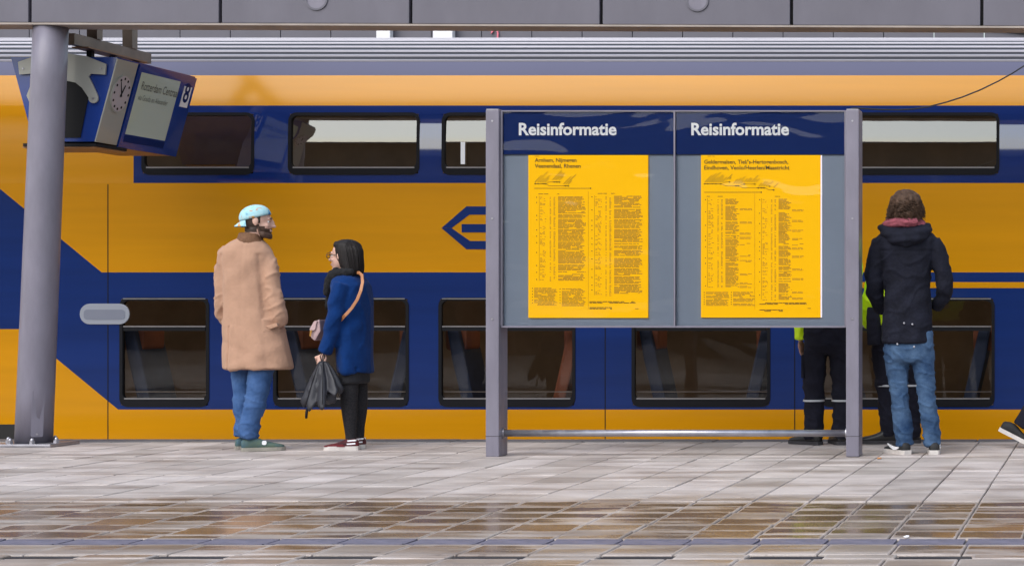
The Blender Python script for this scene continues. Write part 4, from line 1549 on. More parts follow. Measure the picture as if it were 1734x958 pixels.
# ------------------------------------------------------------------ man in the camel coat
def camel_man():
    P = Person(425, 762, 'bearded man in a camel coat, jeans and backwards patterned cap', 'skin2')
    q = P.q

    def coat_disp(c, n):
        x, y, z = c
        px = 425 + x * P.s; py = 762 - z * P.s
        d = 0.005 * nz(x * 6, y * 6, z * 2.0, 3) + 0.0028 * crease(x * 5, y * 5, z * 2.2, 8, 4)
        # sleeve creases
        side = abs(px - 420)
        if side > 38 and py < 560:
            d += 0.010 * math.sin((z * 34 + x * 16 * (1 if px > 420 else -1))) * gauss(py, 520, 38) * 0.35
            d += 0.009 * crease(x * 5 + z * 4, y * 5, z * 10 - x * 8, 5, 3.5)
        back = 1.0 if n[1] < -0.15 else 0.0
        d -= back * 0.012 * gauss(px, 402 - (py - 590) * 0.02, 1.7) * (1 if py > 552 else 0)      # vent
        d += back * 0.006 * gauss(px, 406 - (py - 590) * 0.02, 3) * (1 if py > 552 else 0)
        d -= back * 0.003 * gauss(px, 423, 1.3) * (1 if 410 < py < 552 else 0)                 # back seam
        d -= back * 0.009 * (gauss(px, 383 - 0.02 * (py - 470), 4) + gauss(px, 452 + 0.10 * (py - 470), 4)) * (1 if 430 < py < 540 else 0.2)
        d += back * 0.010 * math.sin((px - 405) * 0.16 + 0.6) * max(0, (py - 560) / 65) * 0.55
        d += back * 0.006 * gauss((px - 455) * 0.5 + (py - 600) * 0.9, 0, 9) - back * 0.005 * gauss((px - 440) * 0.45 - (py - 600), 0, 8)
        d += back * 0.005 * math.sin((py - 430) * 0.10 + (px - 430) * 0.12) * gauss(py, 455, 30)
        return d
    torso = [(423, 402, 16, .070), (421, 408, 25, .085), (418, 416, 36, .105), (416, 426, 44, .118), (416, 440, 45, .125), (418, 470, 42, .132), (424, 520, 44, .132), (430, 560, 51, .15),
             (434, 600, 55, .165), (437, 622, 57, .172), (437, 625, 56, .170)]
    armL = [(390, 433, .056, .0), (381, 452, .058, .0), (377, 485, .056, .0), (377, 512, .055, .02), (379, 534, .056, .06), (390, 550, .050, .11)]
    armR = [(447, 428, .056, .0), (455, 448, .058, -.01), (461, 485, .056, -.03), (467, 515, .056, -.04), (472, 538, .058, -.04), (473, 550, .052, -.02)]
    coat = P.garment('coat', [('torso', torso), ('limb', armL), ('limb', armR)], M['camel'], 0.0095, 3, coat_disp, 0.72)
    # pocket flap at the side
    fl = MB().prism([(q(462, 551)[0], q(0, 552)[2]), (q(481, 549)[0], q(0, 546)[2]), (q(483, 549)[0], q(0, 552)[2]), (q(470, 559)[0], q(0, 557)[2])], -0.118, -0.085)
    fl.build('pocket_flap', M['camel'], coat, bevel=0.006)
    # upright collar
    colr = MB()
    colr.loft(P.sections([(424, 394, 18.5, .074), (424, 400, 19.5, .080), (423, 408, 21.5, .090), (422, 413, 27, .095)]), 28, up=(0, 0, 1))
    me = skin_over(colr, 0.008, 3, 0.5, lambda c, n: 0.003 * nz(c[0] * 20, c[1] * 20, c[2] * 30))
    link('collar', me, M['collar'], coat)

    def jean(c, n):
        x, y, z = c
        d = 0.007 * nz(x * 8, y * 8, z * 6, 2) + 0.009 * crease(x * 7 + z * 5, y * 7, z * 11, 4, 4) * (1 if z < 0.4 else 0.55)
        d += 0.006 * math.sin(z * 70 + x * 28) * gauss(z, 0.12, 0.05)
        d += 0.002 * math.sin(z * 38 + x * 30) * gauss(z, 0.36, 0.14)
        return d
    legL = [(411, 590, .088, .06), (411, 625, .082, .06), (412, 655, .076, .06), (414, 690, .070, .07), (416, 712, .068, .08), (413, 728, .072, .08), (411, 739, .060, .08)]
    legR = [(446, 590, .090, -.03), (443, 625, .084, -.04), (438, 655, .076, -.05), (430, 690, .068, -.06), (424, 712, .066, -.06), (421, 728, .072, -.06), (421, 741, .060, -.06)]
    P.garment('jeans', [('limb', legL), ('limb', legR), ('torso', [(428, 570, 40, .12), (428, 600, 41, .12), (428, 612, 34, .11)])], M['denim'], 0.0095, 3, jean, 0.75)
    s1 = P.shoe(399, 762, 40, 0.27, M['shoeblue'], M['solegrey'], dy=.07)
    s2 = P.shoe(408.5, 762, 26, 0.285, M['shoeblue'], M['solegrey'], dy=-.09)
    lb = MB().prism(rrect(0.135, 0.165, 0.045, 0.075, 0.01), -0.0465, -0.040)
    me = lb.mesh('side_patch'); me.transform(P.shoeT); link('side_patch', me, M['letter'], s2)
    # head
    P.head(435, 376, 22, 1.0, 2, neck_to=q(424, 412), neck_r=.058)

    def zone(p):
        if p.z < -0.028 and p.x > -0.005 and p.z > -0.135 and not (p.x > 0.088 and -0.066 < p.z < -0.052):
            if p.x > 0.012 - (p.z + 0.028) * 0.2 and (p.z < -0.045 or p.x < 0.055): return 1
        if p.x < 0.005 and p.z > -0.075 and not (abs(p.y) > 0.074 and p.x > -0.03) : return 2
        if -0.01 < p.x < 0.025 and p.z > -0.01 and abs(p.y) > 0.05 and abs(p.y) < 0.078: return 2
        return 0
    P.finish_body([P.skin, M['beard'], M['hair_dark']], zone, 0.0055)
    P.eyes(); P.brows(M['hair_dark'])
    # beard volume
    bb = MB()
    for a in range(-8, 9):
        an = a / 8 * 1.25
        r_ = 0.068
        p = P.hp((0.024 + r_ * math.cos(an) * 0.98, r_ * 0.93 * math.sin(an), -0.082 - 0.016 * math.cos(an)))
        bb.ell(p, (0.016, 0.016, 0.022), P.hm, 10, 8)
    for s in (1, -1):
        for i in range(5):
            bb.ell(P.hp((0.012 + 0.004 * i, 0.061 * s, -0.030 - 0.013 * i)), (0.011, 0.007, 0.014), P.hm, 8, 6)
    bb.ell(P.hp((0.099, 0, -0.047)), (0.007, 0.024, 0.006), P.hm, 10, 6)
    me = skin_over(bb, 0.005, 2, 0.4, lambda c, n: 0.0035 * nz(c[0] * 110, c[1] * 110, c[2] * 70))
    link('beard', me, M['beard'], P.e)
    # cap: dome, band and brim turned to the back
    Tm = P.hm.to_4x4()
    tl = Matrix.Rotation(R(-17), 4, 'Y')
    base = Matrix.Translation(P.hp((-0.012, 0, 0.034))) @ Tm @ tl
    cm_ = MB()
    nu, nv = 36, 11
    vs, fs = [], []
    for shell, g in ((0, 0.0), (1, -0.005)):
        for i in range(nv):
            el = R(-4 + 92 * i / (nv - 1))
            for j in range(nu):
                az = 2 * math.pi * j / nu
                seam = 0.0012 * abs(math.cos(az * 3))
                rr = 1 + 0.015 * nz(math.cos(az) * 3, math.sin(az) * 3, el * 3)
                a_, b_, c_ = 0.107 + g, 0.087 + g, 0.088 + g
                vs.append((a_ * rr * math.cos(el) * math.cos(az), b_ * rr * math.cos(el) * math.sin(az), (c_ + seam) * math.sin(el) ** 0.9 if el > 0 else c_ * math.sin(el)))
    for sh in (0, 1):
        for i in range(nv - 1):
            for j in range(nu):
                b0 = sh * nu * nv
                fs.append((b0 + i * nu + j, b0 + i * nu + (j + 1) % nu, b0 + (i + 1) * nu + (j + 1) % nu, b0 + (i + 1) * nu + j))
    for j in range(nu): fs.append((j, (j + 1) % nu, nu * nv + (j + 1) % nu, nu * nv + j))
    cm_.add(vs, fs)
    me = cm_.mesh('cap'); me.transform(base); smooth(me)
    cap = link('cap', me, M['capm'], P.e)
    bm_ = MB()
    vs, fs = [], []
    na, nr_ = 17, 5
    for t_ in (0.0, -0.005):
        for i in range(na):
            az = math.pi + R(-52 + 104 * i / (na - 1))
            for j in range(nr_):
                f = j / (nr_ - 1)
                ext = 0.046 * math.cos((i / (na - 1) - 0.5) * math.pi * 0.92) ** 0.7
                rx, ry = 0.104 + ext * f, 0.085 + ext * f * 0.75
                z = -0.006 - 0.022 * f - 0.035 * (math.sin(az)) ** 2 * f + t_
                vs.append((rx * math.cos(az), ry * math.sin(az), z))
    for t_ in (0, 1):
        b0 = t_ * na * nr_
        for i in range(na - 1):
            for j in range(nr_ - 1):
                fs.append((b0 + i * nr_ + j, b0 + (i + 1) * nr_ + j, b0 + (i + 1) * nr_ + j + 1, b0 + i * nr_ + j + 1))
    for i in range(na - 1):
        a0, a1 = i * nr_ + nr_ - 1, (i + 1) * nr_ + nr_ - 1
        fs.append((a0, a1, a1 + na * nr_, a0 + na * nr_))
    bm_.add(vs, fs)
    me = bm_.mesh('brim'); me.transform(base); smooth(me)
    link('brim', me, M['capm'], cap)


camel_man()


# ------------------------------------------------------------------ woman in the blue coat
def blue_woman():
    P = Person(598, 760, 'dark haired woman in a blue coat, black scarf and dark tights', 'skin2')
    q = P.q

    def coat_disp(c, n):
        x, y, z = c
        px = 598 + x * P.s; py = 760 - z * P.s
        d = 0.005 * nz(x * 9, y * 9, z * 3, 1) + 0.006 * crease(x * 6 + z * 2, y * 6, z * 4 - x * 6, 7, 3.5)
        d += 0.006 * math.sin(z * 40 - x * 26) * gauss(py, 545, 30) * (1 if y < -0.1 else 0.15)
        d += 0.007 * math.sin(px * 0.22 + 1.0) * max(0, (py - 530) / 100) * (1 if px > 580 else 0.2)
        d -= 0.010 * gauss(px, 618.5, 1.5) * (1 if py > 620 else 0)
        return d
    torso = [(594, 461, 12, .065), (593, 466, 19, .10), (592, 473, 26, .15), (594, 484, 30, .178), (596, 505, 30, .18), (598, 540, 28, .172), (600, 580, 26.5, .175), (601, 612, 25.5, .18),
             (602, 629, 25, .18), (602, 632, 24, .178)]
    armL = [(579, 481, .060, -.15), (572, 505, .058, -.175), (568, 530, .056, -.185), (564, 555, .055, -.185), (557, 578, .053, -.185), (549, 597, .047, -.185)]
    armR = [(583, 481, .060, .15), (573, 510, .055, .18), (567, 535, .052, .18), (562, 553, .046, .13)]
    coat = P.garment('coat', [('torso', torso), ('limb', armL), ('limb', armR)], M['bluewool'], 0.0095, 3, coat_disp, 0.72)
    # skirt and tights
    P.garment('skirt', [('torso', [(599, 615, 22, .15), (600, 632, 22, .155), (600, 646, 21.5, .155), (600, 649, 20.5, .15)])], M['skirt'], 0.010, 2,
              lambda c, n: 0.003 * nz(c[0] * 20, c[1] * 20, c[2] * 6))
    legA = [(592, 630, .066, -.07), (591, 660, .063, -.07), (591, 682, .058, -.07), (592, 700, .053, -.07), (593, 720, .044, -.07), (594, 738, .037, -.07), (594, 748, .038, -.07)]
    legB = [(606, 630, .064, .08), (608, 660, .060, .08), (609, 682, .056, .08), (609, 700, .050, .08), (608, 720, .041, .08), (608, 738, .035, .08), (608, 748, .036, .08)]
    P.garment('tights', [('limb', legA), ('limb', legB)], M['tights'], 0.0085, 2, None, 0.85)
    for hx, dy in ((607, -.075), (619, .075)):
        s = P.shoe(hx, 760, 186, 0.238, M['shoered'], M['sole'], dy=dy, high=1.1, soleh=0.036)
        for zz, xx in ((0.060, 0.05), (0.088, 0.045)):
            st = MB().prism([(xx - 0.035, zz - 0.007), (xx + 0.035, zz - 0.012), (xx + 0.038, zz), (xx - 0.033, zz + 0.006)], -0.0415, 0.0415)
            me = st.mesh('white_band'); me.transform(P.shoeT); link('white_band', me, M['letter'], s)
        tg_ = MB().prism([(0.10, 0.032), (0.22, 0.030), (0.28, 0.034), (0.27, 0.044), (0.20, 0.050), (0.12, 0.055)], -0.0475, 0.0475)
        me = tg_.mesh('red_panel'); me.transform(P.shoeT); link('red_panel', me, mat('dark_red_knit', (0.15, 0.012, 0.018), 0.8), s)
    # head
    P.head(583, 434, 172, 0.95, 0, neck_to=q(594, 468), neck_r=.05)
    # near hand around the umbrella handle
    P.hand(q(548, 599, -.185), (-0.30, -0.05, -1), (-0.9, 0.2, 0.25), 1.15, 0.92)
    # far hand in front of the chest
    P.hand(q(561, 554, .125), (-0.5, -0.6, -0.5), (0, 0, 1), 0.8, 0.9)
    P.finish_body(None, None, 0.0052)
    P.eyes(); P.brows(M['hair_black'])
    lips = MB().ell(P.hp((0.1015, 0, -0.063)), (0.004, 0.018, 0.007), P.hm, 10, 6)
    lips.build('lips', mat('lips', (0.42, 0.13, 0.12), 0.4), P.e, sm=True)
    # hair: bob with a fringe
    hb = MB()
    hb.loft(P.sections([(588, 405.5, 7, .030), (588, 408, 15, .062), (589, 414, 21, .084), (591, 424, 23, .094), (593, 436, 21.5, .098), (596, 448, 19.0, .098), (598, 458, 16.5, .094), (599, 464, 14, .086)]), 26, up=(0, 0, 1))
    hb.ell(q(574, 415, 0), (0.034, 0.062, 0.030), None)

    def hd(c, n):
        return 0.004 * nz(c[0] * 60, c[1] * 60, c[2] * 5) + 0.003 * nz(c[0] * 130, c[1] * 130, c[2] * 6)
    me = skin_over(hb, 0.0065, 2, 0.5, hd)
    hair = link('hair', me, M['hair_black'], P.e)
    r = random.Random(4)
    paths = []
    for i in range(220):
        th = r.uniform(0, 2 * math.pi)
        z0 = r.uniform(412, 424)
        rows = [(588, 411, 19, .075), (591, 424, 23.2, .095), (594, 440, 21.2, .099), (597, 455, 17.8, .096), (599, 466 + r.uniform(-3, 2), 14.5, .088)]
        p = []
        for cx_, yy, rx, ry in rows:
            p.append(Vector(q(cx_ + rx * math.cos(th) * 1.02, yy, ry * math.sin(th) * 1.02)))
        if math.cos(th) < -0.55: continue
        paths.append(p)
    strands('hair_strands', hair, M['hair_black'], paths, 0.003, 4)
    # glasses
    gl = empty('glasses'); gl.parent = P.e
    for s in (1, -1):
        rm = MB()
        pts = []
        for i in range(17):
            a = 2 * math.pi * i / 16
            pts.append(P.hp((0.112, 0.031 * s + 0.024 * math.cos(a), 0.004 + 0.020 * math.sin(a))))
        rm.tube(pts, 0.0026, 6)
        rm.build('lens_rim', M['glassesm'], gl, sm=True)
        MB().tube([P.hp((0.112, 0.055 * s, 0.008)), P.hp((0.06, 0.074 * s, 0.010)), P.hp((-0.01, 0.080 * s, 0.006))], 0.0026, 6).build('temple', M['glassesm'], gl, sm=True)
    MB().tube([P.hp((0.112, 0.008, 0.008)), P.hp((0.117, 0, 0.010)), P.hp((0.112, -0.008, 0.008))], 0.0024, 6).build('bridge', M['glassesm'], gl, sm=True)
    # scarf: wound round the neck, ends hanging in front
    sc = MB()
    ring = []
    for i in range(13):
        a = 2 * math.pi * i / 12
        ring.append((q(588 + 20 * math.cos(a), 461 - 2 * math.cos(a), .085 * math.sin(a))))
    sc.tube(ring, 0.034, 10)
    sc.tube([q(576, 458, -.05), q(567, 466, -.05), q(560, 478, -.03), q(556, 492, -.02), q(553.5, 501, -.02)], [.040, .050, .046, .036, .022], 12)
    sc.tube([q(574, 462, .06), q(565, 476, .04), q(560, 500, .02), q(556, 517, .0), q(554, 525, .0)], [.040, .042, .034, .024, .012], 12)
    me = skin_over(sc, 0.008, 2, 0.5, lambda c, n: 0.007 * nz(c[0] * 35, c[1] * 35, c[2] * 35) + 0.004 * nz(c[0] * 80, c[1] * 80, c[2] * 80))
    link('scarf', me, M['scarf'], P.e)

    # shoulder bag with its strap across the back
    bag = empty('shoulder_bag', P.e.matrix_basis.translation)
    bag.location = P.e.location
    tag(bag, 'small dusty pink shoulder bag on a tan strap over the blue coat', 'bag')
    bb = MB().prism([(q(547, 0)[0], q(0, 543)[2]), (q(554, 0)[0], q(0, 540)[2]), (q(556, 0)[0], q(0, 560)[2]), (q(546, 0)[0], q(0, 577)[2]), (q(539, 0)[0], q(0, 571)[2]), (q(539.5, 0)[0], q(0, 558)[2])], -0.13, 0.02)
    bb.build('bag_body', M['bagm'], bag, bevel=0.012)
    fl = MB().prism([(q(546, 0)[0], q(0, 543.5)[2]), (q(551.5, 0)[0], q(0, 542)[2]), (q(548, 0)[0], q(0, 558)[2]), (q(541, 0)[0], q(0, 561)[2]), (q(538.3, 0)[0], q(0, 557)[2])], -0.142, -0.132)
    fl.build('flap', M['bagm'], bag, bevel=0.004)
    MB().prism([(q(540.5, 0)[0], q(0, 559)[2]), (q(543.5, 0)[0], q(0, 558)[2]), (q(541.5, 0)[0], q(0, 569)[2]), (q(539.5, 0)[0], q(0, 568)[2])], -0.150, -0.143).build('clasp', M['gold'], bag)
    st = MB()
    path = [q(600, 462, -.06), q(608, 461.5, -.10), q(613, 466, -.125), q(614, 478, -.155), (q(611, 492, -.182)), q(605, 507, -.193), q(596, 521, -.200), q(588, 530, -.212), q(584, 534, -.225), q(578, 541, -.19), q(562, 552, -.13)]
    vs, fs = [], []
    for i, p in enumerate(path):
        a = Vector(path[min(i + 1, len(path) - 1)]) - Vector(path[max(i - 1, 0)])
        sd = Vector((a.z, 0, -a.x)).normalized() * 0.0105
        for o_, yy in ((-1, -0.003), (1, -0.003), (1, 0.003), (-1, 0.003)):
            vs.append(Vector(p) + sd * o_ + Vector((0, yy, 0)))
    for i in range(len(path) - 1):
        for j in range(4):
            fs.append((i * 4 + j, i * 4 + (j + 1) % 4, (i + 1) * 4 + (j + 1) % 4, (i + 1) * 4 + j))
    st.add(vs, fs)
    st.build('strap', M['leather'], bag)

    # folded umbrella, hanging loosely
    um = empty('folded_umbrella', P.e.location)
    tag(um, 'loosely folded black umbrella held at her side, cloth hanging down', 'umbrella')
    ap = Vector(q(547, 611, -.20))
    nrib = 8
    cn = MB()
    rim = []
    rows, nth = 15, 64
    vs, fs = [], []
    rr = random.Random(9)
    jit = [rr.uniform(-1, 1) for _ in range(nrib)]
    for i in range(rows):
        t_ = i / (rows - 1)
        for j in range(nth):
            th = 2 * math.pi * j / nth
            rib = math.cos(th * nrib / 2) ** 2          # 1 on a rib
            k = int((th / (2 * math.pi) * nrib) + 0.5) % nrib
            cxp = 547 - 1.5 * t_ + (-1 if math.cos(th) < 0 else 1) * 0
            lenp = 72 + 8 * math.cos(th + 2.4) + 7 * jit[k] * t_ - 14 * (1 - rib) * t_ ** 2
            wx = (5 + 37 * t_ ** 0.75) * (0.70 + 0.30 * rib ** 0.8)
            if t_ > 0.85: wx *= 1 - 0.25 * (t_ - 0.85) / 0.15
            x_ = cxp + wx * math.cos(th)
            y_ = 611 + lenp * t_ - 8 * t_ * math.cos(th)
            dep = (0.015 + 0.115 * t_ ** 0.75) * (0.6 + 0.4 * rib ** 0.8) * math.sin(th)
            x_ += 1.8 * nz(th * 2, t_ * 5, 0.3)
            vs.append(q(x_, y_, -.20 + dep))
    for i in range(rows - 1):
        for j in range(nth):
            fs.append((i * nth + j, i * nth + (j + 1) % nth, (i + 1) * nth + (j + 1) % nth, (i + 1) * nth + j))
    cn.add(vs, fs)
    me = cn.mesh('canopy'); smooth(me)
    cc = link('canopy', me, M['umb'], um)
    sm_ = cc.modifiers.new('thick', 'SOLIDIFY'); sm_.thickness = 0.003
    inner = MB()
    inner.loft([(*q(546, 618, -.20), 0.03, 0.03), (*q(546, 650, -.20), 0.09, 0.06), (*q(544, 676, -.20), 0.105, 0.07), (*q(543, 684, -.2), 0.06, 0.04)], 20)
    me = skin_over(inner, 0.009, 1, 0.5, lambda c, n: 0.02 * nz(c[0] * 26, c[1] * 26, c[2] * 14))
    link('inner_folds', me, M['umb'], um)
    for k in range(nrib):
        th = 2 * math.pi * k / nrib
        pts = []
        for i in range(7):
            t_ = i / 6 * 0.95 + 0.03
            wx = (5 + 37 * t_ ** 0.75) * 1.01
            lenp = 72 + 8 * math.cos(th + 2.4)
            pts.append(q(547 - 1.5 * t_ + wx * math.cos(th), 611 + lenp * t_ * 0.97 - 8 * t_ * math.cos(th), -.20 + (0.015 + 0.116 * t_ ** 0.75) * math.sin(th)))
        MB().tube(pts, 0.0024, 6).build('rib', M['gasket'], um, sm=True)
    MB().tube([q(547, 601, -.20), q(546, 614, -.20), q(538, 650, -.21), q(523, 688, -.23), q(519.5, 697, -.235)], 0.0045, 8).build('shaft', M['iron'], um, sm=True)
    MB().tube([q(520, 692, -.234), q(519, 700, -.236), q(518.6, 708, -.237)], [0.009, 0.0095, 0.008], 10).build('handle', M['black'], um, sm=True)
    lp = MB().tube([q(545, 612, -.2), q(542, 603, -.21), q(546, 597, -.205), q(550, 603, -.2), q(547, 612, -.2)], 0.004, 6)
    lp.build('wrist_loop', M['black'], um, sm=True)


blue_woman()


# ------------------------------------------------------------------ man in the dark jacket
def navy_man():
    P = Person(1540, 768.5, 'curly haired man in a dark hooded jacket and faded jeans, seen from behind', 'skin2')
    q = P.q

    def jd(c, n):
        x, y, z = c
        px = 1540 + x * P.s; py = 768.5 - z * P.s
        d = 0.006 * nz(x * 8, y * 8, z * 5, 2) + 0.008 * crease(x * 6 + z * 4, y * 6, z * 6 - x * 5, 9, 4)
        arm = 1.0 if (px < 1499 or px > 1577) else 0.0
        d += arm * 0.009 * math.sin(z * 46 + x * 22 * (1 if px > 1540 else -1)) * gauss(py, 485, 40) * 0.6
        back = 1.0 if n[1] < -0.1 else 0.0
        d += back * (1 - arm) * 0.006 * math.sin((py - 470) * 0.14 + (px - 1536) * 0.11) * gauss(py, 500, 40)
        d += back * (1 - arm) * 0.005 * math.sin((px - 1510) * 0.16) * gauss(py, 565, 25)
        d -= back * 0.006 * gauss(py, 425, 1.2) * (1 if 1493 < px < 1580 else 0)
        d += back * 0.003 * gauss(py, 421, 3) * (1 if 1493 < px < 1580 else 0)
        return d
    torso = [(1532, 382, 20, .085), (1533, 390, 33, .10), (1534, 397, 47, .112), (1535, 406, 55, .122), (1535, 420, 51, .128), (1536, 450, 41, .128), (1537, 490, 38.5, .122), (1537, 530, 40, .13),
             (1536, 560, 42, .14), (1536, 576, 43.5, .145), (1536, 581, 42, .142)]
    armL = [(1493, 408, .062, .0), (1486, 425, .064, .0), (1482, 450, .062, .0), (1479.5, 478, .058, .0), (1483, 502, .056, .05), (1494, 526, .048, .13)]
    armR = [(1578, 408, .062, .0), (1587, 425, .064, .0), (1593, 450, .062, .0), (1600, 479, .058, .0), (1597, 502, .056, .05), (1584, 520, .050, .12)]
    P.garment('jacket', [('torso', torso), ('limb', armL), ('limb', armR)], M['navycoat'], 0.0088, 3, jd, 0.72)
    jk = P.e.children[0]
    for px, py in ((1531, 547), (1545, 549), (1519.5, 582.5), (1548, 587)):
        MB().ell(q(px, py, -.148), (0.0075, 0.004, 0.0075), None, 10, 6).build('stud', M['steel'], jk, sm=True)
    # hood lying on the back
    hd = MB()
    hd.tube([q(1494, 384, .0), q(1500, 393, -.06), q(1515, 402, -.115), (q(1534, 406, -.135)), q(1553, 402, -.115), q(1567, 393, -.06), q(1572, 384, .0)], [.034, .042, .050, .054, .050, .042, .034], 14)
    hd.tube([q(1500, 386, -.03), q(1516, 392, -.08), q(1534, 394, -.095), q(1552, 392, -.08), q(1566, 386, -.03)], [.034, .042, .046, .042, .034], 14)
    me = skin_over(hd, 0.0085, 3, 0.5, lambda c, n: 0.006 * nz(c[0] * 14, c[1] * 14, c[2] * 22) + 0.004 * math.sin((768.5 - c[2] * P.s) * 0.45 + c[0] * 10))
    link('hood', me, M['navycoat'], P.e)
    sc = MB()
    ring = []
    for i in range(15):
        a = 2 * math.pi * i / 14
        ring.append(q(1531 + 31 * math.cos(a), 379 - 4.5 * math.sin(a) * -1 * 0.2 + (3.0 if abs(math.cos(a)) > .7 else -1.5), .115 * math.sin(a)))
    sc.tube(ring, 0.032, 12)
    ring2 = [q(1531 + 27 * math.cos(2 * math.pi * i / 14), 374.5, .10 * math.sin(2 * math.pi * i / 14)) for i in range(15)]
    sc.tube(ring2, 0.022, 12)
    me = skin_over(sc, 0.0075, 2, 0.5, lambda c, n: 0.007 * nz(c[0] * 22, c[1] * 22, c[2] * 50) + 0.004 * nz(c[0] * 50, c[1] * 50, c[2] * 90))
    link('scarf', me, M['scarfpink'], P.e)

    def jn(c, n):
        x, y, z = c
        d = 0.006 * nz(x * 9, y * 9, z * 7, 6) + 0.009 * crease(x * 9 + z * 5, y * 9, z * 14, 4, 4)
        d += 0.0028 * math.sin(z * 85 + 34 * x + 4 * nz(x * 9, y * 9, z * 5)) * (gauss(z, 0.46, 0.075) * 0.75 + gauss(z, 0.08, 0.06))
        return d
    legL = [(1517, 570, .088, .0), (1518, 600, .090, .0), (1521, 640, .072, .0), (1523, 668, .062, -.01), (1526, 700, .062, -.005), (1530, 730, .064, .0), (1531, 746, .060, .0), (1532, 754, .062, .0)]
    legR = [(1559, 570, .088, .0), (1561, 600, .086, .0), (1566, 640, .070, .0), (1569, 668, .060, -.01), (1573, 700, .060, -.005), (1577, 730, .060, .0), (1578, 746, .057, .0), (1579, 754, .058, .0)]
    P.garment('jeans', [('limb', legL), ('limb', legR), ('torso', [(1538, 560, 41, .115), (1538, 590, 43, .12), (1538, 606, 40, .115), (1538, 614, 30, .09)])], M['denim2'], 0.0088, 3, jn, 0.78)
    for hx, yaw, dy in ((1537, 128, -.06), (1582, 96, -.06)):
        s = P.shoe(hx, 768.5, yaw, 0.285, M['shoeblack'], M['sole'], dy=dy, soleh=0.032)
        # curved white side stroke
        for sd in (-1, 1):
            pts = [(0.055, 0.050), (0.085, 0.043), (0.12, 0.044), (0.165, 0.056), (0.20, 0.070)]
            w = [0.004, 0.011, 0.012, 0.008, 0.002]
            top = [(a, b + c) for (a, b), c in zip(pts, w)]
            bot = [(a, b - c) for (a, b), c in zip(pts, w)]
            pm = MB().prism(top + bot[::-1], 0.0385 * sd, 0.0475 * sd)
            me = pm.mesh('side_stroke'); me.transform(P.shoeT); link('side_stroke', me, M['letter'], s)
    P.head(1534, 352, 96, 1.0, 4, neck_to=q(1534, 392), neck_r=.058)
    P.finish_body(None, None, 0.006)
    P.eyes(); P.brows(M['hair_brown'])
    # curly hair
    hb = MB()
    hb.ell(q(1534, 346, -.012), (0.116, 0.112, 0.104), None)
    hb.ell(q(1534, 361, -.05), (0.108, 0.075, 0.070), None)
    hb.ell(q(1520, 352, .0), (0.060, 0.07, 0.075), None)
    hb.ell(q(1550, 356, -.01), (0.060, 0.07, 0.080), None)
    me = skin_over(hb, 0.007, 2, 0.5, lambda c, n: 0.010 * nz(c[0] * 22, c[1] * 22, c[2] * 16) + 0.006 * nz(c[0] * 60, c[1] * 60, c[2] * 30))
    hair = link('hair', me, M['hair_brown'], P.e)
    r = random.Random(12)
    paths = []
    c0 = Vector(q(1534, 350, -.015))
    for i in range(1300):
        th, ph = r.uniform(0, 2 * math.pi), r.uniform(-0.65, 1.45)
        dv = Vector((math.cos(ph) * math.cos(th), math.cos(ph) * math.sin(th), math.sin(ph)))
        st = c0 + Vector((dv.x * 0.105, dv.y * 0.10, dv.z * 0.095))
        tn = Vector((-math.sin(th), math.cos(th), 0))
        dn = (Vector((0, 0, -1)) - dv * dv.z * -1 * -1).normalized()
        p = []
        f0, am = r.uniform(0, 6), r.uniform(0.004, 0.011)
        L0 = r.uniform(0.02, 0.055)
        for k in range(10):
            t_ = k / 9
            p.append(st + dn * L0 * t_ + dv * (0.004 + 0.020 * t_ + am * 1.2 * math.cos(f0 + t_ * 9)) + tn * am * 1.3 * math.sin(f0 + t_ * 9))
        paths.append(p)
    strands('curls', hair, M['hair_brown'], paths, 0.0030, 4)


navy_man()


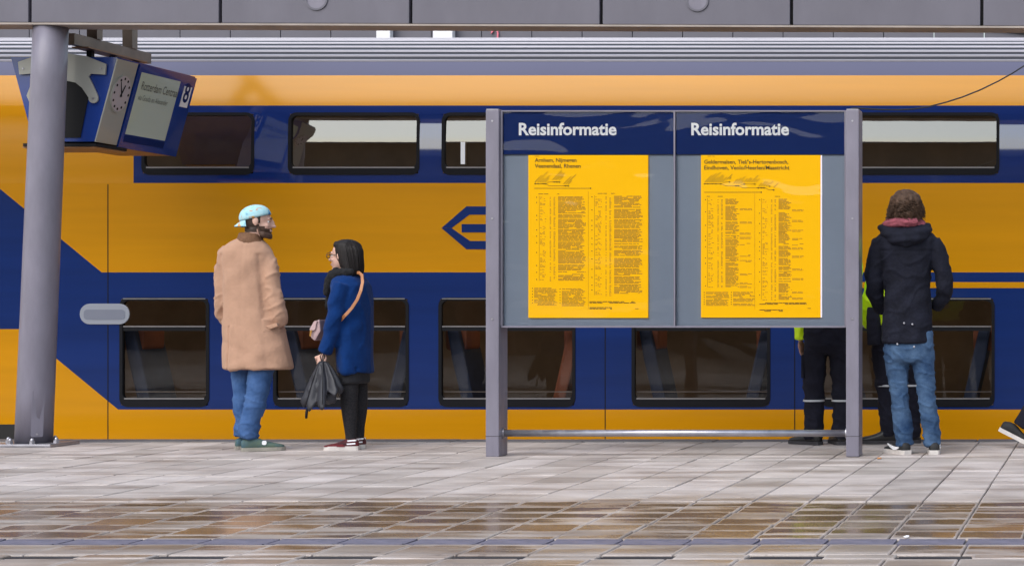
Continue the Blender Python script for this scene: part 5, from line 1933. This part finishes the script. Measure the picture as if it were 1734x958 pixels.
# ------------------------------------------------------------------ workers in high visibility jackets
def worker(P, torso, armL, armR, legL, legR, shoes, head, strip_y, pouch=None, handL=None, yaw=90):
    q = P.q

    def jd(c, n):
        x, y, z = c
        return 0.008 * nz(x * 9, y * 9, z * 9, 2) + 0.010 * crease(x * 8 + z * 3, y * 8, z * 9, 7, 4)

    def td(c, n):
        x, y, z = c
        d = 0.007 * nz(x * 9, y * 9, z * 7, 6) + 0.009 * crease(x * 8 + z * 4, y * 8, z * 10, 4, 4)
        d += 0.006 * math.sin(z * 60 + 16 * x) * gauss(z, 0.10, 0.06) + 0.005 * math.sin(z * 40 - 20 * x) * gauss(z, 0.45, 0.12)
        return d
    jk = P.garment('jacket', [('torso', torso), ('limb', armL), ('limb', armR)], M['hivis'], 0.0095, 3, jd, 0.72)
    for a, b in ((470, 478), (515, 523)):
        cx_ = torso[3][0]
        rows = [(cx_, a, torso[4][2] + 2.4, torso[4][3] + 0.010), (cx_, b, torso[4][2] + 2.4, torso[4][3] + 0.010)]
        MB().loft(P.sections(rows), 28, up=(0, 0, 1), power=2.2).build('reflective_band', M['reflect'], jk, sm=False)
    hipx = (legL[0][0] + legR[0][0]) / 2
    tr = P.garment('trousers', [('limb', legL), ('limb', legR), ('torso', [(hipx, 535, 38, .12), (hipx, 560, 40, .125), (hipx, 585, 40, .125), (hipx, 598, 30, .10)])], M['work'], 0.0095, 3, td, 0.78)
    for leg in (legL, legR):
        for (x0_, y0_, r0_, *a0), (x1_, y1_, r1_, *a1) in zip(leg, leg[1:]):
            if y0_ <= strip_y <= y1_:
                t_ = (strip_y - y0_) / (y1_ - y0_)
                x_, r_ = x0_ + (x1_ - x0_) * t_, r0_ + (r1_ - r0_) * t_
                dy_ = (a0[0] if a0 else 0) * (1 - t_) + (a1[0] if a1 else 0) * t_
                r_ += 0.008
                MB().loft([(*q(x_, strip_y + 1.6, dy_), r_, r_), (*q(x_, strip_y - 1.6, dy_), r_, r_)], 24, up=(0, 0, 1)).build('reflective_strip', M['reflect'], tr)
        kx_, ky_ = leg[1][0], leg[1][1]
    for hx, yaw_, dy in shoes:
        P.shoe(hx, P.yb, yaw_, 0.30, M['boot'], M['iron'], dy=dy, high=1.25)
    hx, hy, yw, nk = head
    P.head(hx, hy, yw, 1.0, 0, neck_to=q(hx - 1, nk), neck_r=.06)
    if handL: P.hand(*handL)
    P.finish_body(None, None, 0.007)
    P.eyes(); P.brows(M['hair_dark'])
    hb = MB()
    hb.ell(P.hp((-0.018, 0, 0.034)), (0.098, 0.083, 0.092), P.hm)
    hb.ell(P.hp((-0.05, 0, -0.02)), (0.055, 0.072, 0.06), P.hm)
    me = skin_over(hb, 0.008, 2, 0.5, lambda c, n: 0.004 * nz(c[0] * 80, c[1] * 80, c[2] * 40))
    link('hair', me, M['hair_dark'], P.e)
    return jk, tr


P1 = Person(1402, 752.5, 'worker in dark trousers and hi-vis sleeve standing behind the information board', 'skin')
q = P1.q
worker(P1,
       [(1402, 402, 16, .075), (1402, 410, 30, .09), (1402, 420, 44, .11), (1402, 432, 47, .125), (1402, 470, 42, .13), (1402, 510, 41, .13), (1402, 538, 42, .135), (1402, 542, 41, .133)],
       [(1363, 428, .066, .0), (1357, 455, .064, .0), (1352, 490, .060, .0), (1351, 525, .056, .02), (1355, 556, .050, .03), (1355.5, 575, .046, .03)],
       [(1441, 428, .066, .0), (1446, 455, .062, .0), (1446, 490, .058, .03), (1436, 515, .054, .10), (1418, 522, .05, .17)],
       [(1382, 553, .094, .0), (1381, 590, .092, .0), (1379.5, 620, .086, .0), (1379, 648, .080, .0), (1378, 685, .070, .0), (1377.5, 712, .072, .0), (1378, 728, .074, .0), (1378, 742, .064, .0)],
       [(1421, 553, .094, .0), (1423, 590, .090, .0), (1425, 620, .084, .0), (1426, 648, .079, .0), (1426, 685, .070, .0), (1426.5, 712, .072, .0), (1427, 728, .074, .0), (1427, 742, .064, .0)],
       ((1389, 148, -.05), (1426, 112, -.05)), (1402, 377, 80, 412), 677.5,
       handL=(q(1356, 577, .03), (0.12, 0.1, -1), (0.5, 0.8, 0), 0.5, 0.95))
pk = MB().box(q(1358.5, 0)[0], q(1364, 0)[0], -0.06, 0.07, q(0, 640)[2], q(0, 600)[2]).build('cargo_pocket', M['work'], P1.e.children[1], bevel=0.008)

P2_ = Person(1520, 750.5, 'worker in hi-vis jacket mostly hidden behind the man in the dark jacket', 'skin')
q = P2_.q
worker(P2_,
       [(1524, 402, 16, .075), (1524, 410, 28, .09), (1524, 420, 38, .11), (1523, 432, 40, .125), (1522, 470, 36, .13), (1520, 510, 36, .13), (1519, 545, 38, .14), (1519, 549, 37, .138)],
       [(1496, 428, .060, .0), (1490, 450, .060, .0), (1481, 478, .058, -.02), (1472, 505, .056, -.02), (1470, 528, .052, .03), (1468, 547, .040, .06), (1470, 555, .03, .08)],
       [(1556, 428, .062, .0), (1560, 455, .060, .0), (1562, 490, .056, .02), (1558, 520, .054, .08), (1545, 535, .05, .14)],
       [(1498, 553, .098, .0), (1496, 590, .096, .0), (1499, 620, .088, .0), (1502, 648, .083, .0), (1504, 685, .074, .0), (1506, 708, .074, .0), (1507, 726, .076, .0), (1507, 738, .064, .0)],
       [(1535, 553, .094, .02), (1538, 590, .088, .02), (1541, 620, .080, .02), (1543, 648, .070, .02), (1544, 685, .062, .03), (1545, 708, .062, .04), (1546, 726, .062, .04), (1546, 740, .055, .05)],
       ((1519, 176, -.02), (1551, 100, .03)), (1526, 377, 30, 412), 652.0)
pc = MB()
pc.loft(P2_.sections([(1478, 520, 9, .05, -.10), (1479, 540, 12, .06, -.11), (1480, 565, 12, .06, -.11), (1480, 584, 11, .055, -.11)]), 16, up=(0, 0, 1), power=3)
me = skin_over(pc, 0.008, 2, 0.5, lambda c, n: 0.004 * nz(c[0] * 30, c[1] * 30, c[2] * 30))
link('tool_pouch', me, M['work'], P2_.e)


# ------------------------------------------------------------------ passer-by walking out of the picture
def walker():
    P = Person(1800, 757, 'person in a brown jacket walking away, one trailing shoe at the edge', 'skin2')
    q = P.q
    P.garment('jacket', [('torso', [(1812, 400, 16, .07), (1812, 410, 26, .12), (1812, 422, 31, .17), (1810, 460, 32, .19), (1806, 510, 31, .17), (1804, 560, 34, .185), (1804, 575, 34, .185)]),
                         ('limb', [(1808, 428, .064, -.18), (1800, 470, .060, -.22), (1796, 505, .056, -.23), (1806, 545, .050, -.22), (1812, 568, .042, -.21)]),
                         ('limb', [(1812, 428, .064, .18), (1818, 470, .060, .22), (1826, 505, .056, .23), (1842, 545, .050, .22), (1850, 562, .042, .21)])],
              M['coatbrown'], 0.011, 3, lambda c, n: 0.006 * nz(c[0] * 9, c[1] * 9, c[2] * 8), 0.72)
    P.garment('trousers', [('limb', [(1796, 560, .09, -.08), (1788, 610, .082, -.08), (1772, 650, .070, -.08), (1748, 690, .062, -.08), (1727, 722, .058, -.08)]),
                           ('limb', [(1812, 560, .09, .08), (1826, 610, .080, .08), (1838, 650, .068, .08), (1846, 700, .062, .08), (1852, 742, .056, .08)]),
                           ('torso', [(1803, 545, 28, .16), (1803, 580, 29, .165), (1803, 596, 24, .14)])],
              M['work'], 0.011, 3, lambda c, n: 0.006 * nz(c[0] * 10, c[1] * 10, c[2] * 14), 0.78)
    P.shoe(1691, 729, 2, 0.285, M['shoeblack'], M['sole'], dy=-.08, lift=27, soleh=0.03)
    P.shoe(1842, 757, 4, 0.285, M['shoeblack'], M['sole'], dy=.08)
    P.head(1820, 376, 8, 1.0, 0, neck_to=q(1812, 412), neck_r=.056)
    P.hand(q(1813, 570, -.21), (0.2, 0.05, -1), (0.9, 0.3, 0), 0.6, 0.95)
    P.hand(q(1851, 564, .21), (0.4, -0.05, -1), (0.8, -0.3, 0.3), 0.6, 0.95)
    P.finish_body(None, None, 0.007)
    P.eyes(); P.brows(M['hair_dark'])
    hb = MB()
    hb.ell(P.hp((-0.018, 0, 0.036)), (0.100, 0.085, 0.094), P.hm)
    hb.ell(P.hp((-0.05, 0, -0.02)), (0.055, 0.074, 0.06), P.hm)
    me = skin_over(hb, 0.008, 2, 0.5, lambda c, n: 0.005 * nz(c[0] * 60, c[1] * 60, c[2] * 30))
    link('hair', me, M['hair_dark'], P.e)


walker()
